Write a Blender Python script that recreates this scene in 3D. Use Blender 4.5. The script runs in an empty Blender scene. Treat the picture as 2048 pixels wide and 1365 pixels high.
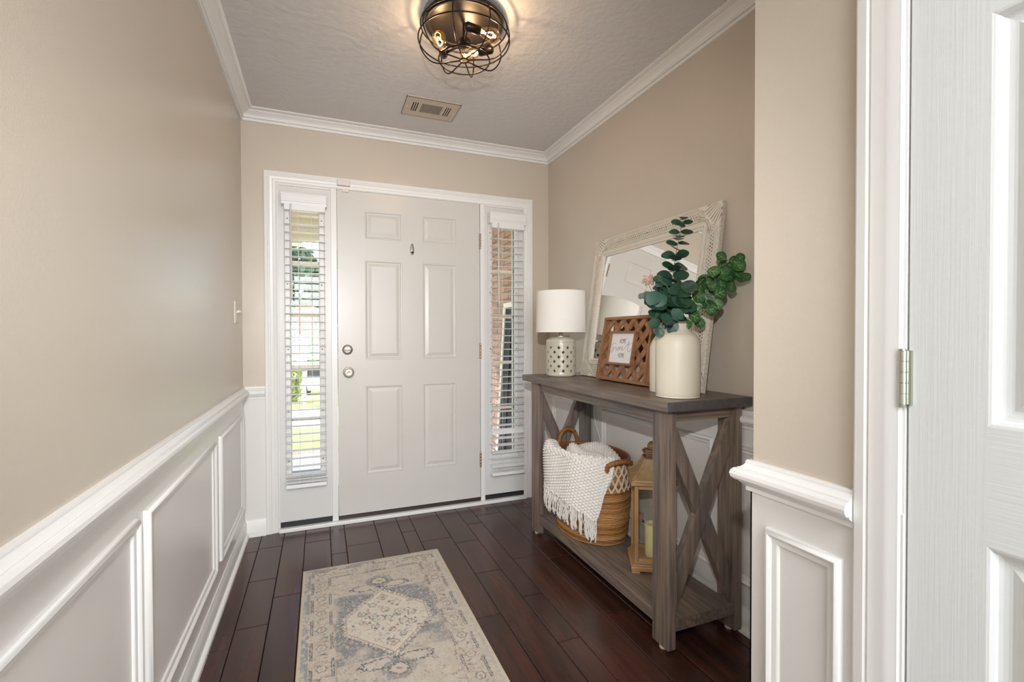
import bpy, math, random
import numpy as np
from mathutils import Vector, Matrix
random.seed(7); RNG = np.random.default_rng(7)
sc = bpy.context.scene
COL = sc.collection
R = math.radians

# ------------------------------------------------------------------ camera
CAM_F, CAM_YAW, CAM_PITCH, CAM_ROLL, CAM_H = 951.17, 21.9206, 0.7294, -0.1319, 1.1695
cam_d = bpy.data.cameras.new('camera'); cam = bpy.data.objects.new('camera', cam_d); COL.objects.link(cam)
cam_d.sensor_fit = 'HORIZONTAL'; cam_d.sensor_width = 36.0; cam_d.lens = CAM_F / 2048 * 36.0
cam_d.clip_start = 0.02; cam_d.clip_end = 300
_y, _t, _a = R(CAM_YAW), R(CAM_PITCH), R(CAM_ROLL)
FW = Vector((math.sin(_y)*math.cos(_t), math.cos(_y)*math.cos(_t), -math.sin(_t)))
RT0 = Vector((math.cos(_y), -math.sin(_y), 0)); UP0 = RT0.cross(FW)
RT = RT0*math.cos(_a) + UP0*math.sin(_a); UP = -RT0*math.sin(_a) + UP0*math.cos(_a)
mw = Matrix.Identity(4)
for i in range(3):
    mw[i][0], mw[i][1], mw[i][2] = RT[i], UP[i], -FW[i]
mw[2][3] = CAM_H
cam.matrix_world = mw
sc.camera = cam

# ------------------------------------------------------------------ world, sun, lights, exposure
sc.view_settings.view_transform = 'Standard'; sc.view_settings.look = 'None'
sc.view_settings.gamma = 1.0; sc.view_settings.use_curve_mapping = False
sc.view_settings.exposure = 0.12
try:
    sc.cycles.max_bounces = 8; sc.cycles.diffuse_bounces = 5; sc.cycles.glossy_bounces = 4
    sc.cycles.transparent_max_bounces = 24; sc.cycles.transmission_bounces = 6
    sc.cycles.sample_clamp_indirect = 6.0; sc.cycles.use_denoising = True
except Exception:
    pass
world = bpy.data.worlds.new('sky'); sc.world = world; world.use_nodes = True
wn = world.node_tree.nodes; wl = world.node_tree.links
sky = wn.new('ShaderNodeTexSky'); sky.sky_type = 'NISHITA'
sky.sun_elevation = R(48); sky.sun_rotation = R(200); sky.sun_disc = False; sky.air_density = 1.0; sky.dust_density = 1.5
wn['Background'].inputs['Strength'].default_value = 0.55
wl.new(sky.outputs[0], wn['Background'].inputs['Color'])

def light(name, kind, loc, energy, color=(1, 1, 1), aim=None, **kw):
    d = bpy.data.lights.new(name, kind); d.energy = energy; d.color = color
    for k, v in kw.items(): setattr(d, k, v)
    o = bpy.data.objects.new(name, d); COL.objects.link(o); o.location = loc
    if aim is not None:
        o.rotation_euler = (Vector(aim) - Vector(loc)).to_track_quat('-Z', 'Y').to_euler()
    return o
light('sun', 'SUN', (-8, 20, 22), 6.0, (1.0, .95, .86), aim=(0, 6.0, 0), angle=R(0.6))
# the photographer's flash, just above and left of the lens
light('camera_flash', 'SPOT', (-.08, -.06, 1.50), 114, (1.0, .985, .96), aim=(.74, 3.0, 1.02), spot_size=R(92), spot_blend=1.0, shadow_soft_size=.018)
# added soft fill behind the camera, standing in for daylight from unseen windows
light('rear_fill_light', 'AREA', (.7, -4.25, 1.45), 215, (.95, .98, 1.0), aim=(.7, 0, 1.3), shape='RECTANGLE', size=4.2, size_y=1.9)
# added overhead fill behind the camera to brighten the near walls; no known lamp
light('overhead_fill_light', 'AREA', (.20, -1.0, 2.44), 50, (.89, .955, 1.0), aim=(.20, -1.0, 0), shape='DISK', size=.9)

# ------------------------------------------------------------------ measured shell
XL, XR, YB, ZC = -0.418, 1.547, 3.1295, 2.472
XS, YS = 0.945, 0.825            # closet wall face, its outer corner
ZCR, ZRAIL = 2.407, 0.873        # crown bottom, chair-rail top
YOPEN = -0.9                     # where the foyer opens into the room behind

# ------------------------------------------------------------------ mesh helpers
W = {}
class MB:
    def __init__(s): s.v = []; s.f = []
    def add(s, vs, fs):
        n = len(s.v); s.v.extend([tuple(p) for p in vs]); s.f.extend([tuple(i + n for i in f) for f in fs]); return s
    def box(s, x0, x1, y0, y1, z0, z1):
        if x0 > x1: x0, x1 = x1, x0
        if y0 > y1: y0, y1 = y1, y0
        if z0 > z1: z0, z1 = z1, z0
        return s.add([(x0,y0,z0),(x1,y0,z0),(x1,y1,z0),(x0,y1,z0),(x0,y0,z1),(x1,y0,z1),(x1,y1,z1),(x0,y1,z1)],
                     [(0,3,2,1),(4,5,6,7),(0,1,5,4),(1,2,6,5),(2,3,7,6),(3,0,4,7)])
    def cbox(s, c, h, M=None):
        pts = []
        for dz in (-1, 1):
            for dx, dy in ((-1,-1),(1,-1),(1,1),(-1,1)):
                p = Vector((dx*h[0], dy*h[1], dz*h[2]))
                if M is not None: p = M @ p
                pts.append(Vector(c) + p)
        return s.add(pts, [(0,3,2,1),(4,5,6,7),(0,1,5,4),(1,2,6,5),(2,3,7,6),(3,0,4,7)])
    def lathe(s, prof, seg=32, c=(0,0,0), M=None, cap0=True, cap1=True, sx=1, sy=1):
        vs = []; fs = []
        for (r, z) in prof:
            for k in range(seg):
                a = 2*math.pi*k/seg
                p = Vector((r*math.cos(a)*sx, r*math.sin(a)*sy, z))
                if M is not None: p = M @ p
                vs.append(Vector(c) + p)
        m = len(prof)
        for i in range(m-1):
            for k in range(seg):
                k2 = (k+1) % seg
                fs.append((i*seg+k, i*seg+k2, (i+1)*seg+k2, (i+1)*seg+k))
        if cap0: fs.append(tuple(range(seg-1, -1, -1)))
        if cap1: fs.append(tuple((m-1)*seg+k for k in range(seg)))
        return s.add(vs, fs)
    def tube(s, path, r, seg=8, closed=False, caps=True):
        P = [Vector(p) for p in path]; n = len(P)
        rr = r if isinstance(r, (list, tuple)) else [r]*n
        vs = []; fs = []; prev = None
        for i in range(n):
            if closed: t = P[(i+1) % n] - P[i-1]
            else: t = P[min(i+1, n-1)] - P[max(i-1, 0)]
            t = t.normalized() if t.length > 1e-9 else Vector((0,0,1))
            if prev is None:
                a = Vector((0,0,1)) if abs(t.z) < .9 else Vector((1,0,0))
                u = t.cross(a).normalized()
            else:
                u = (prev - t*prev.dot(t)); u = u.normalized() if u.length > 1e-6 else t.orthogonal().normalized()
            prev = u; w = t.cross(u)
            for k in range(seg):
                a = 2*math.pi*k/seg
                vs.append(P[i] + (u*math.cos(a) + w*math.sin(a))*rr[i])
        m = n if closed else n-1
        for i in range(m):
            j = (i+1) % n
            for k in range(seg):
                k2 = (k+1) % seg
                fs.append((i*seg+k, i*seg+k2, j*seg+k2, j*seg+k))
        if caps and not closed:
            fs.append(tuple(range(seg-1, -1, -1))); fs.append(tuple((n-1)*seg+k for k in range(seg)))
        return s.add(vs, fs)
    def sweep(s, prof, path, N, closed=False, close_prof=True):
        """prof (a,b): a = sideways (N x t), b = along N; mitred at the path's corners."""
        P = [Vector(p) for p in path]; N = Vector(N).normalized(); n = len(P); m = len(prof)
        vs = []; fs = []
        for i in range(n):
            t1 = (P[i]-P[i-1]).normalized() if (closed or i > 0) else None
            t2 = (P[(i+1) % n]-P[i]).normalized() if (closed or i < n-1) else None
            if t1 is None: t1 = t2
            if t2 is None: t2 = t1
            n1, n2 = N.cross(t1), N.cross(t2)
            mt = (n1+n2) / max(1e-6, 1+n1.dot(n2))
            for (a, b) in prof: vs.append(P[i] + mt*a + N*b)
        for i in range(n if closed else n-1):
            j = (i+1) % n
            for k in range(m if close_prof else m-1):
                k2 = (k+1) % m
                fs.append((i*m+k, j*m+k, j*m+k2, i*m+k2))
        if not closed and close_prof:
            fs.append(tuple(range(m))); fs.append(tuple((n-1)*m+k for k in range(m-1, -1, -1)))
        return s.add(vs, fs)
    def loft(s, O, U, V, N, rect, rings):
        """nested rectangle rings (inset, depth along N) with a cap; rect = u0,u1,v0,v1"""
        O, U, V, N = Vector(O), Vector(U), Vector(V), Vector(N); u0, u1, v0, v1 = rect; vs = []; fs = []
        for (i, d) in rings:
            for (u, v) in ((u0+i, v0+i), (u1-i, v0+i), (u1-i, v1-i), (u0+i, v1-i)): vs.append(O+U*u+V*v+N*d)
        for k in range(len(rings)-1):
            for j in range(4):
                j2 = (j+1) % 4; fs.append((k*4+j, k*4+j2, k*4+4+j2, k*4+4+j))
        b = (len(rings)-1)*4; fs.append((b, b+1, b+2, b+3))
        return s.add(vs, fs)
    def grid(s, fn, nu, nv, closed_u=False):
        vs = [fn(i, j) for j in range(nv) for i in range(nu)]; fs = []
        for j in range(nv-1):
            for i in range(nu if closed_u else nu-1):
                i2 = (i+1) % nu
                fs.append((j*nu+i, j*nu+i2, (j+1)*nu+i2, (j+1)*nu+i))
        return s.add(vs, fs)

def mesh_of(name, mb, mats, smooth=None, M=None, col=None):
    me = bpy.data.meshes.new(name)
    vs = mb.v
    if M is not None: vs = [M @ Vector(p) for p in vs]
    me.from_pydata([tuple(p) for p in vs], [], mb.f); me.validate(clean_customdata=False)
    for m in (mats if isinstance(mats, (list, tuple)) else [mats]): me.materials.append(m)
    if smooth is not None:
        me.polygons.foreach_set('use_smooth', [True]*len(me.polygons))
        if smooth < 180: me.set_sharp_from_angle(angle=R(smooth))
    if col is not None:
        ca = me.color_attributes.new('Col', 'FLOAT_COLOR', 'POINT')
        c = np.ones((len(me.vertices), 4), dtype=np.float32); c[:, :3] = np.asarray(col, dtype=np.float32)[:, :3]
        ca.data.foreach_set('color', c.ravel())
    me.update(); return me

def fix_normals(me):
    import bmesh
    bm = bmesh.new(); bm.from_mesh(me); bmesh.ops.recalc_face_normals(bm, faces=bm.faces[:]); bm.to_mesh(me); bm.free()

def obj(name, mb, mat, parent=None, smooth=None, bevel=0, local=False, col=None, recalc=True):
    PM = W[parent.name] if parent is not None else Matrix.Identity(4)
    me = mesh_of(name, mb, mat, smooth, None if local or parent is None else PM.inverted(), col)
    if recalc: 
        fix_normals(me)
        if smooth is not None and smooth < 180: me.set_sharp_from_angle(angle=R(smooth))
    o = bpy.data.objects.new(name, me); COL.objects.link(o)
    if parent is not None: o.parent = parent
    W[o.name] = PM
    if bevel:
        b = o.modifiers.new('bevel', 'BEVEL'); b.width = bevel; b.segments = 2; b.limit_method = 'ANGLE'; b.angle_limit = R(40)
        b.harden_normals = False
    return o
def place(name, me, parent, M):
    """object sharing mesh data, at a matrix in the parent's local frame"""
    o = bpy.data.objects.new(name, me); COL.objects.link(o)
    o.parent = parent; o.matrix_local = M
    W[o.name] = W[parent.name] @ M
    return o
def tag(o, label, cat=None, group=None, kind=None):
    if label: o['label'] = label
    if cat: o['category'] = cat
    if group: o['group'] = group
    if kind: o['kind'] = kind
    return o
def thing(name, label, cat, M=None, group=None, kind=None):
    o = bpy.data.objects.new(name, None); COL.objects.link(o); o.empty_display_size = .05
    if M is None: M = Matrix.Identity(4)
    if isinstance(M, (tuple, list, Vector)): M = Matrix.Translation(Vector(M))
    o.matrix_world = M; W[o.name] = M.copy()
    return tag(o, label, cat, group, kind)
def struct(name, mb, mat, label, cat, **kw):
    o = obj(name, mb, mat, **kw); return tag(o, label, cat, kind='structure')
def basis(x, y, z, o):
    m = Matrix.Identity(4)
    for i in range(3): m[i][0], m[i][1], m[i][2], m[i][3] = x[i], y[i], z[i], o[i]
    return m
def at(u, v, d):
    """a point of the real scene: direction of a measured picture point at distance d along the view axis"""
    return Vector((0, 0, CAM_H)) + (FW + RT*((u-1024)/CAM_F) - UP*((v-682.5)/CAM_F))*d
def smoothpath(P, n=8, closed=False):
    P = [Vector(p) for p in P]; m = len(P); out = []
    for i in range(m if closed else m-1):
        g = lambda k: P[k % m] if closed else P[max(0, min(m-1, k))]
        p0, p1, p2, p3 = g(i-1), g(i), g(i+1), g(i+2)
        for j in range(n):
            t = j/n
            out.append(.5*((2*p1)+(p2-p0)*t+(2*p0-5*p1+4*p2-p3)*t*t+(3*p1-p0-3*p2+p3)*t**3))
    if not closed: out.append(P[-1])
    return out

# ------------------------------------------------------------------ materials
def srgb(*c):
    return tuple(((x/255)/12.92 if x/255 <= .04045 else (((x/255)+.055)/1.055)**2.4) for x in c)
MATS = {}
def M(name, col, rough=.5, metal=0.0, spec=.5, c2=None, nscale=8, stretch=(1,1,1), bump=None, bscale=60, bstretch=None,
      coat=0, attr=False, rnd=0.0, emit=None, sheen=0, c3=None, n3=1.5, detail=4, sss=0, rough2=None):
    if name in MATS: return MATS[name]
    m = bpy.data.materials.new(name); m.use_nodes = True; MATS[name] = m
    nt = m.node_tree; n = nt.nodes; l = nt.links; b = n['Principled BSDF']
    b.inputs['Base Color'].default_value = (*col, 1); b.inputs['Roughness'].default_value = rough
    b.inputs['Metallic'].default_value = metal; b.inputs['Specular IOR Level'].default_value = spec
    b.inputs['Coat Weight'].default_value = coat
    if sheen: b.inputs['Sheen Weight'].default_value = sheen
    tc = n.new('ShaderNodeTexCoord')
    def noise(scale, st, det=4):
        mp = n.new('ShaderNodeMapping'); mp.inputs['Scale'].default_value = st
        l.new(tc.outputs['Object'], mp.inputs['Vector'])
        t = n.new('ShaderNodeTexNoise'); t.inputs['Scale'].default_value = scale; t.inputs['Detail'].default_value = det
        if rnd:
            oi = n.new('ShaderNodeObjectInfo'); mu = n.new('ShaderNodeMath'); mu.operation = 'MULTIPLY'; mu.inputs[1].default_value = 37
            l.new(oi.outputs['Random'], mu.inputs[0]); t.noise_dimensions = '4D'; l.new(mu.outputs[0], t.inputs['W'])
        l.new(mp.outputs[0], t.inputs['Vector']); return t
    cur = None
    if attr:
        a = n.new('ShaderNodeAttribute'); a.attribute_name = 'Col'; cur = a.outputs['Color']
    if c2 is not None:
        t = noise(nscale, stretch, detail); r = n.new('ShaderNodeValToRGB')
        r.color_ramp.elements[0].position = .32; r.color_ramp.elements[1].position = .68
        r.color_ramp.elements[0].color = (*col, 1); r.color_ramp.elements[1].color = (*c2, 1)
        l.new(t.outputs['Fac'], r.inputs['Fac'])
        if cur is None: cur = r.outputs['Color']
        else:
            mx = n.new('ShaderNodeMix'); mx.data_type = 'RGBA'; mx.blend_type = 'MULTIPLY'; mx.inputs[0].default_value = 1
            l.new(cur, mx.inputs[6]); l.new(r.outputs['Color'], mx.inputs[7]); cur = mx.outputs[2]
    if c3 is not None:
        t = noise(n3, stretch if isinstance(n3, tuple) else (stretch[0]**.5, stretch[1]**.5, stretch[2]**.5), 2)
        r = n.new('ShaderNodeValToRGB'); r.color_ramp.elements[0].position = .38; r.color_ramp.elements[1].position = .86
        l.new(t.outputs['Fac'], r.inputs['Fac'])
        mx = n.new('ShaderNodeMix'); mx.data_type = 'RGBA'; l.new(r.outputs['Color'], mx.inputs[0])
        l.new(cur, mx.inputs[6]); mx.inputs[7].default_value = (*c3, 1); cur = mx.outputs[2]
    if rnd:
        oi = n.new('ShaderNodeObjectInfo'); mr = n.new('ShaderNodeMapRange')
        mr.inputs['To Min'].default_value = 1-rnd; mr.inputs['To Max'].default_value = 1+rnd
        l.new(oi.outputs['Random'], mr.inputs['Value'])
        mx = n.new('ShaderNodeMix'); mx.data_type = 'RGBA'; mx.blend_type = 'MULTIPLY'; mx.inputs[0].default_value = 1
        if cur is None: mx.inputs[6].default_value = (*col, 1)
        else: l.new(cur, mx.inputs[6])
        cb = n.new('ShaderNodeCombineColor')
        for k in range(3): l.new(mr.outputs[0], cb.inputs[k])
        l.new(cb.outputs[0], mx.inputs[7]); cur = mx.outputs[2]
    if cur is not None: l.new(cur, b.inputs['Base Color'])
    if rough2 is not None:
        t = noise(6, (1,1,1), 3); mr = n.new('ShaderNodeMapRange'); mr.inputs['From Min'].default_value = .3; mr.inputs['From Max'].default_value = .7
        mr.inputs['To Min'].default_value = rough; mr.inputs['To Max'].default_value = rough2
        l.new(t.outputs['Fac'], mr.inputs['Value']); l.new(mr.outputs[0], b.inputs['Roughness'])
    if bump:
        t = noise(bscale, bstretch or stretch, 3); bp = n.new('ShaderNodeBump')
        bp.inputs['Strength'].default_value = bump; bp.inputs['Distance'].default_value = .004
        l.new(t.outputs['Fac'], bp.inputs['Height']); l.new(bp.outputs[0], b.inputs['Normal'])
    if emit:
        b.inputs['Emission Color'].default_value = (*emit[0], 1); b.inputs['Emission Strength'].default_value = emit[1]
    return m

beige = M('wall paint', srgb(201,190,176), .28, spec=.5, c2=srgb(203,192,178), nscale=2, bump=.10, bscale=220)
white = M('white trim paint', srgb(234,233,231), .30, spec=.5, bump=.03, bscale=90)
wains = M('white wainscot paint', srgb(228,226,223), .28, spec=.5, bump=.05, bscale=160)
ceilm = M('ceiling paint', srgb(220,217,217), .75, spec=.25, bump=.9, bscale=30)
doorp = M('front door paint', srgb(208,205,199), .30, spec=.5, c2=srgb(211,208,203), nscale=3)
sidep = M('sidelight paint', srgb(218,217,215), .35, spec=.5)
grain_v = M('moulded door stile', srgb(226,229,229), .36, spec=.5, bump=.10, bscale=1.0, bstretch=(160,260,5))
grain_h = M('moulded door rail', srgb(226,229,229), .36, spec=.5, bump=.13, bscale=1.0, bstretch=(160,5,260))
blindm = M('blind slat vinyl', srgb(236,236,237), .35, spec=.5)
cordm = M('white cord', srgb(235,235,232), .7)
nickel = M('satin nickel', srgb(176,169,160), .50, metal=1)
brassh = M('aged brass hinge', srgb(176,158,132), .4, metal=.9)
steelh = M('bright steel hinge', srgb(198,204,190), .26, metal=1)
blackm = M('black rubber sill', srgb(34,34,38), .5)
darkbr = M('dark bronze sill', srgb(52,42,38), .45)
dot = M('screw hole', srgb(45,42,40), .8)
floorm = M('dark walnut plank', srgb(54,32,27), .26, spec=.5, c2=srgb(84,49,38), nscale=2.2, stretch=(18,1.0,18), detail=8, c3=srgb(40,25,23), n3=1.4,
           rnd=.20, bump=.10, bscale=1.0, bstretch=(24,1.2,24))
gapm = M('floor underlay', srgb(18,12,11), .8)
ws = dict(rough=.40, spec=.45)
def greywood(axis, nm):
    st = [26, 26, 26]; st[axis] = 1.3
    return M('grey stained pine '+nm, srgb(90,81,76), c2=srgb(150,130,114), nscale=2.6, detail=7, stretch=tuple(st), c3=srgb(82,80,83), n3=1.5,
             bump=.28, bscale=2.2, bstretch=tuple(st), **ws)
gwx, gwy, gwz = greywood(0, 'x'), greywood(1, 'y'), greywood(2, 'z')
glass = bpy.data.materials.new('window glass'); glass.use_nodes = True
_n = glass.node_tree.nodes; _l = glass.node_tree.links; _n.clear()
_o = _n.new('ShaderNodeOutputMaterial'); _mx = _n.new('ShaderNodeMixShader'); _tr = _n.new('ShaderNodeBsdfTransparent'); _gl = _n.new('ShaderNodeBsdfGlossy')
_gl.inputs['Roughness'].default_value = .01; _mx.inputs[0].default_value = .06; _tr.inputs['Color'].default_value = (.97,.98,.97,1)
_l.new(_tr.outputs[0], _mx.inputs[1]); _l.new(_gl.outputs[0], _mx.inputs[2]); _l.new(_mx.outputs[0], _o.inputs['Surface'])

# ================================================================== THE SHELL
Z0 = 0.0
# floor: underlay with single planks laid along the hall
fl = struct('floor', MB().box(-3.2, 3.8, -4.4, YB+.02, -.06, -.012), gapm, 'dark walnut hardwood plank floor of the foyer', 'floor')
lines = [-.418, -.325, -.205, -.09, .045, .125, .302, .437, .52, .695, .83, .925, 1.095, 1.225, 1.31, 1.47, 1.547]
def plank(x0, x1, y0, y1):
    g = .0011; e = .0022; h = .012
    x0 += g; x1 -= g; y0 += g; y1 -= g
    return MB().add([(x0,y0,-h),(x1,y0,-h),(x1,y1,-h),(x0,y1,-h),(x0,y0,-e),(x1,y0,-e),(x1,y1,-e),(x0,y1,-e),
                     (x0+e,y0+e,0),(x1-e,y0+e,0),(x1-e,y1-e,0),(x0+e,y1-e,0)],
                    [(0,1,5,4),(1,2,6,5),(2,3,7,6),(3,0,4,7),(4,5,9,8),(5,6,10,9),(6,7,11,10),(7,4,8,11),(8,9,10,11)])
for i in range(len(lines)-1):
    y = YB - .0; first = True
    while y > YOPEN:
        ln = random.uniform(.32, 1.15)
        if first: ln *= random.uniform(.3, 1); first = False
        y1 = max(y-ln, YOPEN)
        if y1 - YOPEN < .15: y1 = YOPEN
        obj('plank', plank(lines[i], lines[i+1], y1, y), floorm, fl, recalc=False)
        y = y1
pl = MB()
for k in range(46):
    x = -3.2 + k*.152
    pl.add(*[(lambda m: (m.v, m.f))(plank(x, x+.152, -4.4, YOPEN))][0])
tag(obj('plank_field', pl, floorm, fl, recalc=False), None, kind='stuff')

struct('ceiling', MB().box(-3.2, 3.8, -4.4, YB+.1, ZC, ZC+.1), ceilm, 'pale textured foyer ceiling', 'ceiling')

wl_ = struct('wall_left', MB().box(XL-.1, XL, YOPEN, YB+.1, 0, ZC), beige, 'long beige wall beside the rug with white wainscot', 'wall')
obj('wainscot', MB().box(XL, XL+.004, YOPEN, YB, 0, ZRAIL-.02), wains, wl_)
UX0, UX1, UZ1 = -.235, 1.362, 2.069        # door unit opening
wb = MB().box(XL, UX0, YB, YB+.12, 0, ZC).box(UX1, XR, YB, YB+.12, 0, ZC).box(UX0, UX1, YB, YB+.12, UZ1, ZC)
wb_ = struct('wall_back', wb, beige, 'beige wall around the front door', 'wall')
obj('wainscot', MB().box(XL, -.30, YB-.004, YB, 0, ZRAIL-.02), wains, wb_)
obj('wainscot', MB().box(1.412, XR, YB-.004, YB, 0, ZRAIL-.02), wains, wb_)
wr_ = struct('wall_right', MB().box(XR, XR+.1, YS-.1, YB+.1, 0, ZC), beige, 'beige wall behind the console table', 'wall')
obj('wainscot', MB().box(XR-.004, XR, YS, YB, 0, ZRAIL-.02), wains, wr_)
DY0, DY1, DZ = -.21, .512, 2.035            # closet door opening
wc = MB().box(XS, XR, DY1, YS, 0, ZC).box(XS, XS+.11, YOPEN, DY0, 0, ZC).box(XS, XS+.11, DY0, DY1, DZ, ZC).box(1.5, 1.55, YOPEN, DY1, 0, ZC)
wc_ = struct('wall_closet', wc, beige, 'narrow beige wall beside the closet door', 'wall')
obj('wainscot', MB().box(XS-.004, XS, DY1, YS+.004, 0, ZRAIL-.02).box(XS-.004, XR, YS, YS+.004, 0, ZRAIL-.02), wains, wc_)
# room behind the camera
struct('wall_rear', MB().box(-3.3, 3.9, -4.5, -4.4, 0, ZC), beige, 'beige rear wall of the room behind the camera', 'wall')
struct('wall_rear_left', MB().box(-3.3, -3.2, -4.4, YOPEN, 0, ZC).box(-3.3, XL-.1, YOPEN, YOPEN+.1, 0, ZC), beige, 'beige left wall of the room behind the camera', 'wall')
struct('wall_rear_right', MB().box(3.8, 3.9, -4.4, YOPEN, 0, ZC).box(XS+.11, 3.9, YOPEN, YOPEN+.1, 0, ZC), beige, 'beige right wall of the room behind the camera', 'wall')

# crown moulding: a = out from wall (path runs so that N x t points into the room), b = up
c = .066
crown = [(0,-.065),(.010,-.065),(.012,-.062),(.012,-.054),(.007,-.052),(.007,-.049),(.016,-.048),(.019,-.045),(.018,-.041),(.014,-.039),(.016,-.035),(.022,-.029),
         (.031,-.023),(.042,-.018),(.045,-.016),(.045,-.012),(.054,-.011),(.060,-.009),(.063,-.006),(.066,-.005),(.066,0),(0,0)]
ring = [(XS, YOPEN, ZC), (XS, YS, ZC), (XR, YS, ZC), (XR, YB, ZC), (XL, YB, ZC), (XL, YOPEN, ZC)]
struct('trim_1', MB().sweep(crown, ring, (0,0,1)), white, 'white crown moulding along the foyer ceiling', 'moulding', smooth=28)
# chair rail
zr = ZRAIL
rail = [(0,zr),(.010,zr),(.012,zr-.004),(.012,zr-.008),(.015,zr-.013),(.021,zr-.018),(.024,zr-.0185),(.024,zr-.021),(.030,zr-.0215),(.035,zr-.027),(.037,zr-.035),
        (.035,zr-.043),(.030,zr-.0485),(.022,zr-.049),(.022,zr-.053),(.015,zr-.059),(.011,zr-.063),(.011,zr-.072),(0,zr-.074)]
cas_l, cas_r = -.3023, 1.4148
struct('trim_2', MB().sweep(rail, [(cas_l, YB, 0), (XL, YB, 0), (XL, YOPEN, 0)], (0,0,1)), white, 'white chair rail running along the left wall', 'moulding', smooth=28)
struct('trim_3', MB().sweep(rail, [(XS, .591, 0), (XS, YS, 0), (XR, YS, 0), (XR, YB, 0), (cas_r, YB, 0)], (0,0,1)), white, 'white chair rail turning the corner by the closet door', 'moulding', smooth=28)
# baseboards with shoe
base = [(0,0), (.028,0), (.027,.012), (.019,.020), (.014,.022), (.014,.080), (.010,.086), (.008,.095), (0,.095)]
struct('baseboard_left', MB().sweep(base, [(cas_l, YB, 0), (XL, YB, 0), (XL, YOPEN, 0)], (0,0,1)), white, 'white baseboard along the left wall', 'baseboard', smooth=40)
struct('baseboard_right', MB().sweep(base, [(XS, .591, 0), (XS, YS, 0), (XR, YS, 0), (XR, YB, 0), (cas_r, YB, 0)], (0,0,1)), white, 'white baseboard behind the console table', 'baseboard', smooth=40)
# picture-frame mouldings on the wainscot
fp = [(0,0), (0,.006), (.004,.013), (.010,.016), (.015,.013), (.018,.009), (.027,.008), (.031,.005), (.033,0)]
def wframe(parent, X, s, y0, y1, z0=.185, z1=.732):
    # s = direction of the wall normal in X
    pts = [(X, y0, z0), (X, y1, z0), (X, y1, z1), (X, y0, z1)]
    if s < 0: pts = pts[::-1]
    # a runs inward
    o = obj('panel_molding', MB().sweep(fp, pts, (s,0,0), closed=True), white, parent, smooth=40)
for (y0, y1) in ((2.385, 3.03), (1.44, 2.275), (.50, 1.385), (-.5, .44)):
    wframe(wl_, XL+.003, 1, y0, y1)
for (y0, y1) in ((2.62, 3.04), (1.545, 2.40), (.92, 1.44)):
    wframe(wr_, XR-.003, -1, y0, y1)
wframe(wc_, XS-.003, -1, .612, .783)

# ------------------------------------------------------------------ front door unit
casing = [(0,0), (0,.016), (.003,.019), (.016,.020), (.019,.017), (.022,.020), (.027,.020), (.031,.016), (.044,.013), (.047,.015), (.050,.013), (.058,.011), (.061,.013), (.065,.011), (.067,.008), (.067,0)]
struct('trim_4', MB().sweep(casing, [(cas_r, YB, 0), (cas_r, YB, 2.136), (cas_l, YB, 2.136), (cas_l, YB, 0)], (0,-1,0)), white,
       'fluted white casing around the front door and sidelights', 'door casing', smooth=30)
jb = MB()
for (x0, x1) in ((.062, .0965), (1.0235, 1.055), (-.2355, -.228), (1.352, 1.3625)):
    jb.box(x0, x1, YB-.006, YB+.11, .022, UZ1+.008)
jb.box(UX0, UX1, YB-.005, YB+.11, 2.0785, 2.10).box(-.2355, .065, YB-.005, YB+.11, 2.06, 2.08).box(1.05, 1.3625, YB-.005, YB+.11, 2.06, 2.08)
struct('trim_5', jb, white, 'white jambs and mullions between the front door and sidelights', 'door frame', bevel=.002)
th = thing('threshold', 'white painted threshold with dark sill under the front door', 'threshold', (.56, YB, 0), kind='structure')
obj('sill_strip', MB().box(-.235, 1.362, YB-.034, YB+.06, 0, .022), white, th, bevel=.003)
obj('door_sill', MB().box(.0965, 1.0235, YB-.004, YB+.10, .022, .044), darkbr, th)
obj('sidelight_sill', MB().box(-.228, .062, YB-.002, YB+.06, .022, .052), blackm, th)
obj('sidelight_sill', MB().box(1.055, 1.352, YB-.002, YB+.06, .022, .045), blackm, th)

dl, dr, db, dt = .0993, 1.0204, .0462, 2.076
d1 = thing('door_1', 'closed white six-panel front door between two sidelights', 'door', ((dl+dr)/2, YB, db), kind='structure')
PX = [(.262, .494), (.624, .853)]; PZ = [(.290, .850), (1.014, 1.645), (1.779, 1.955)]
xs = [dl, .262, .494, .624, .853, dr]; zs = [db, .290, .850, 1.014, 1.645, 1.779, 1.955, dt]
sl = MB()
for i in range(5):
    for j in range(7):
        if i in (1, 3) and j in (1, 3, 5): continue
        a, b_, c0, e = xs[i], xs[i+1], zs[j], zs[j+1]
        sl.add([(a,YB,c0),(b_,YB,c0),(b_,YB,e),(a,YB,e)], [(0,1,2,3)])
sl.box(dl, dr, YB+.012, YB+.045, db, dt)
for (q0, q1, q2, q3) in ((dl, dl, db, dt), (dr, dr, db, dt)):
    sl.add([(q0,YB,db),(q0,YB+.02,db),(q0,YB+.02,dt),(q0,YB,dt)], [(0,1,2,3)])
sl.add([(dl,YB,dt),(dr,YB,dt),(dr,YB+.02,dt),(dl,YB+.02,dt)], [(0,1,2,3)]); sl.add([(dl,YB,db),(dr,YB,db),(dr,YB+.02,db),(dl,YB+.02,db)], [(0,1,2,3)])
obj('slab', sl, doorp, d1, recalc=False)
for (x0, x1) in PX:
    for (z0, z1) in PZ:
        mb = MB().loft((0,YB,0), (1,0,0), (0,0,1), (0,-1,0), (x0, x1, z0, z1),
                       [(0,0), (.003,.002), (.008,.0015), (.011,-.0035), (.015,-.0048), (.020,-.0048), (.036,-.0008), (.040,.0002)])
        obj('panel', mb, doorp, d1, recalc=False)
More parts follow.
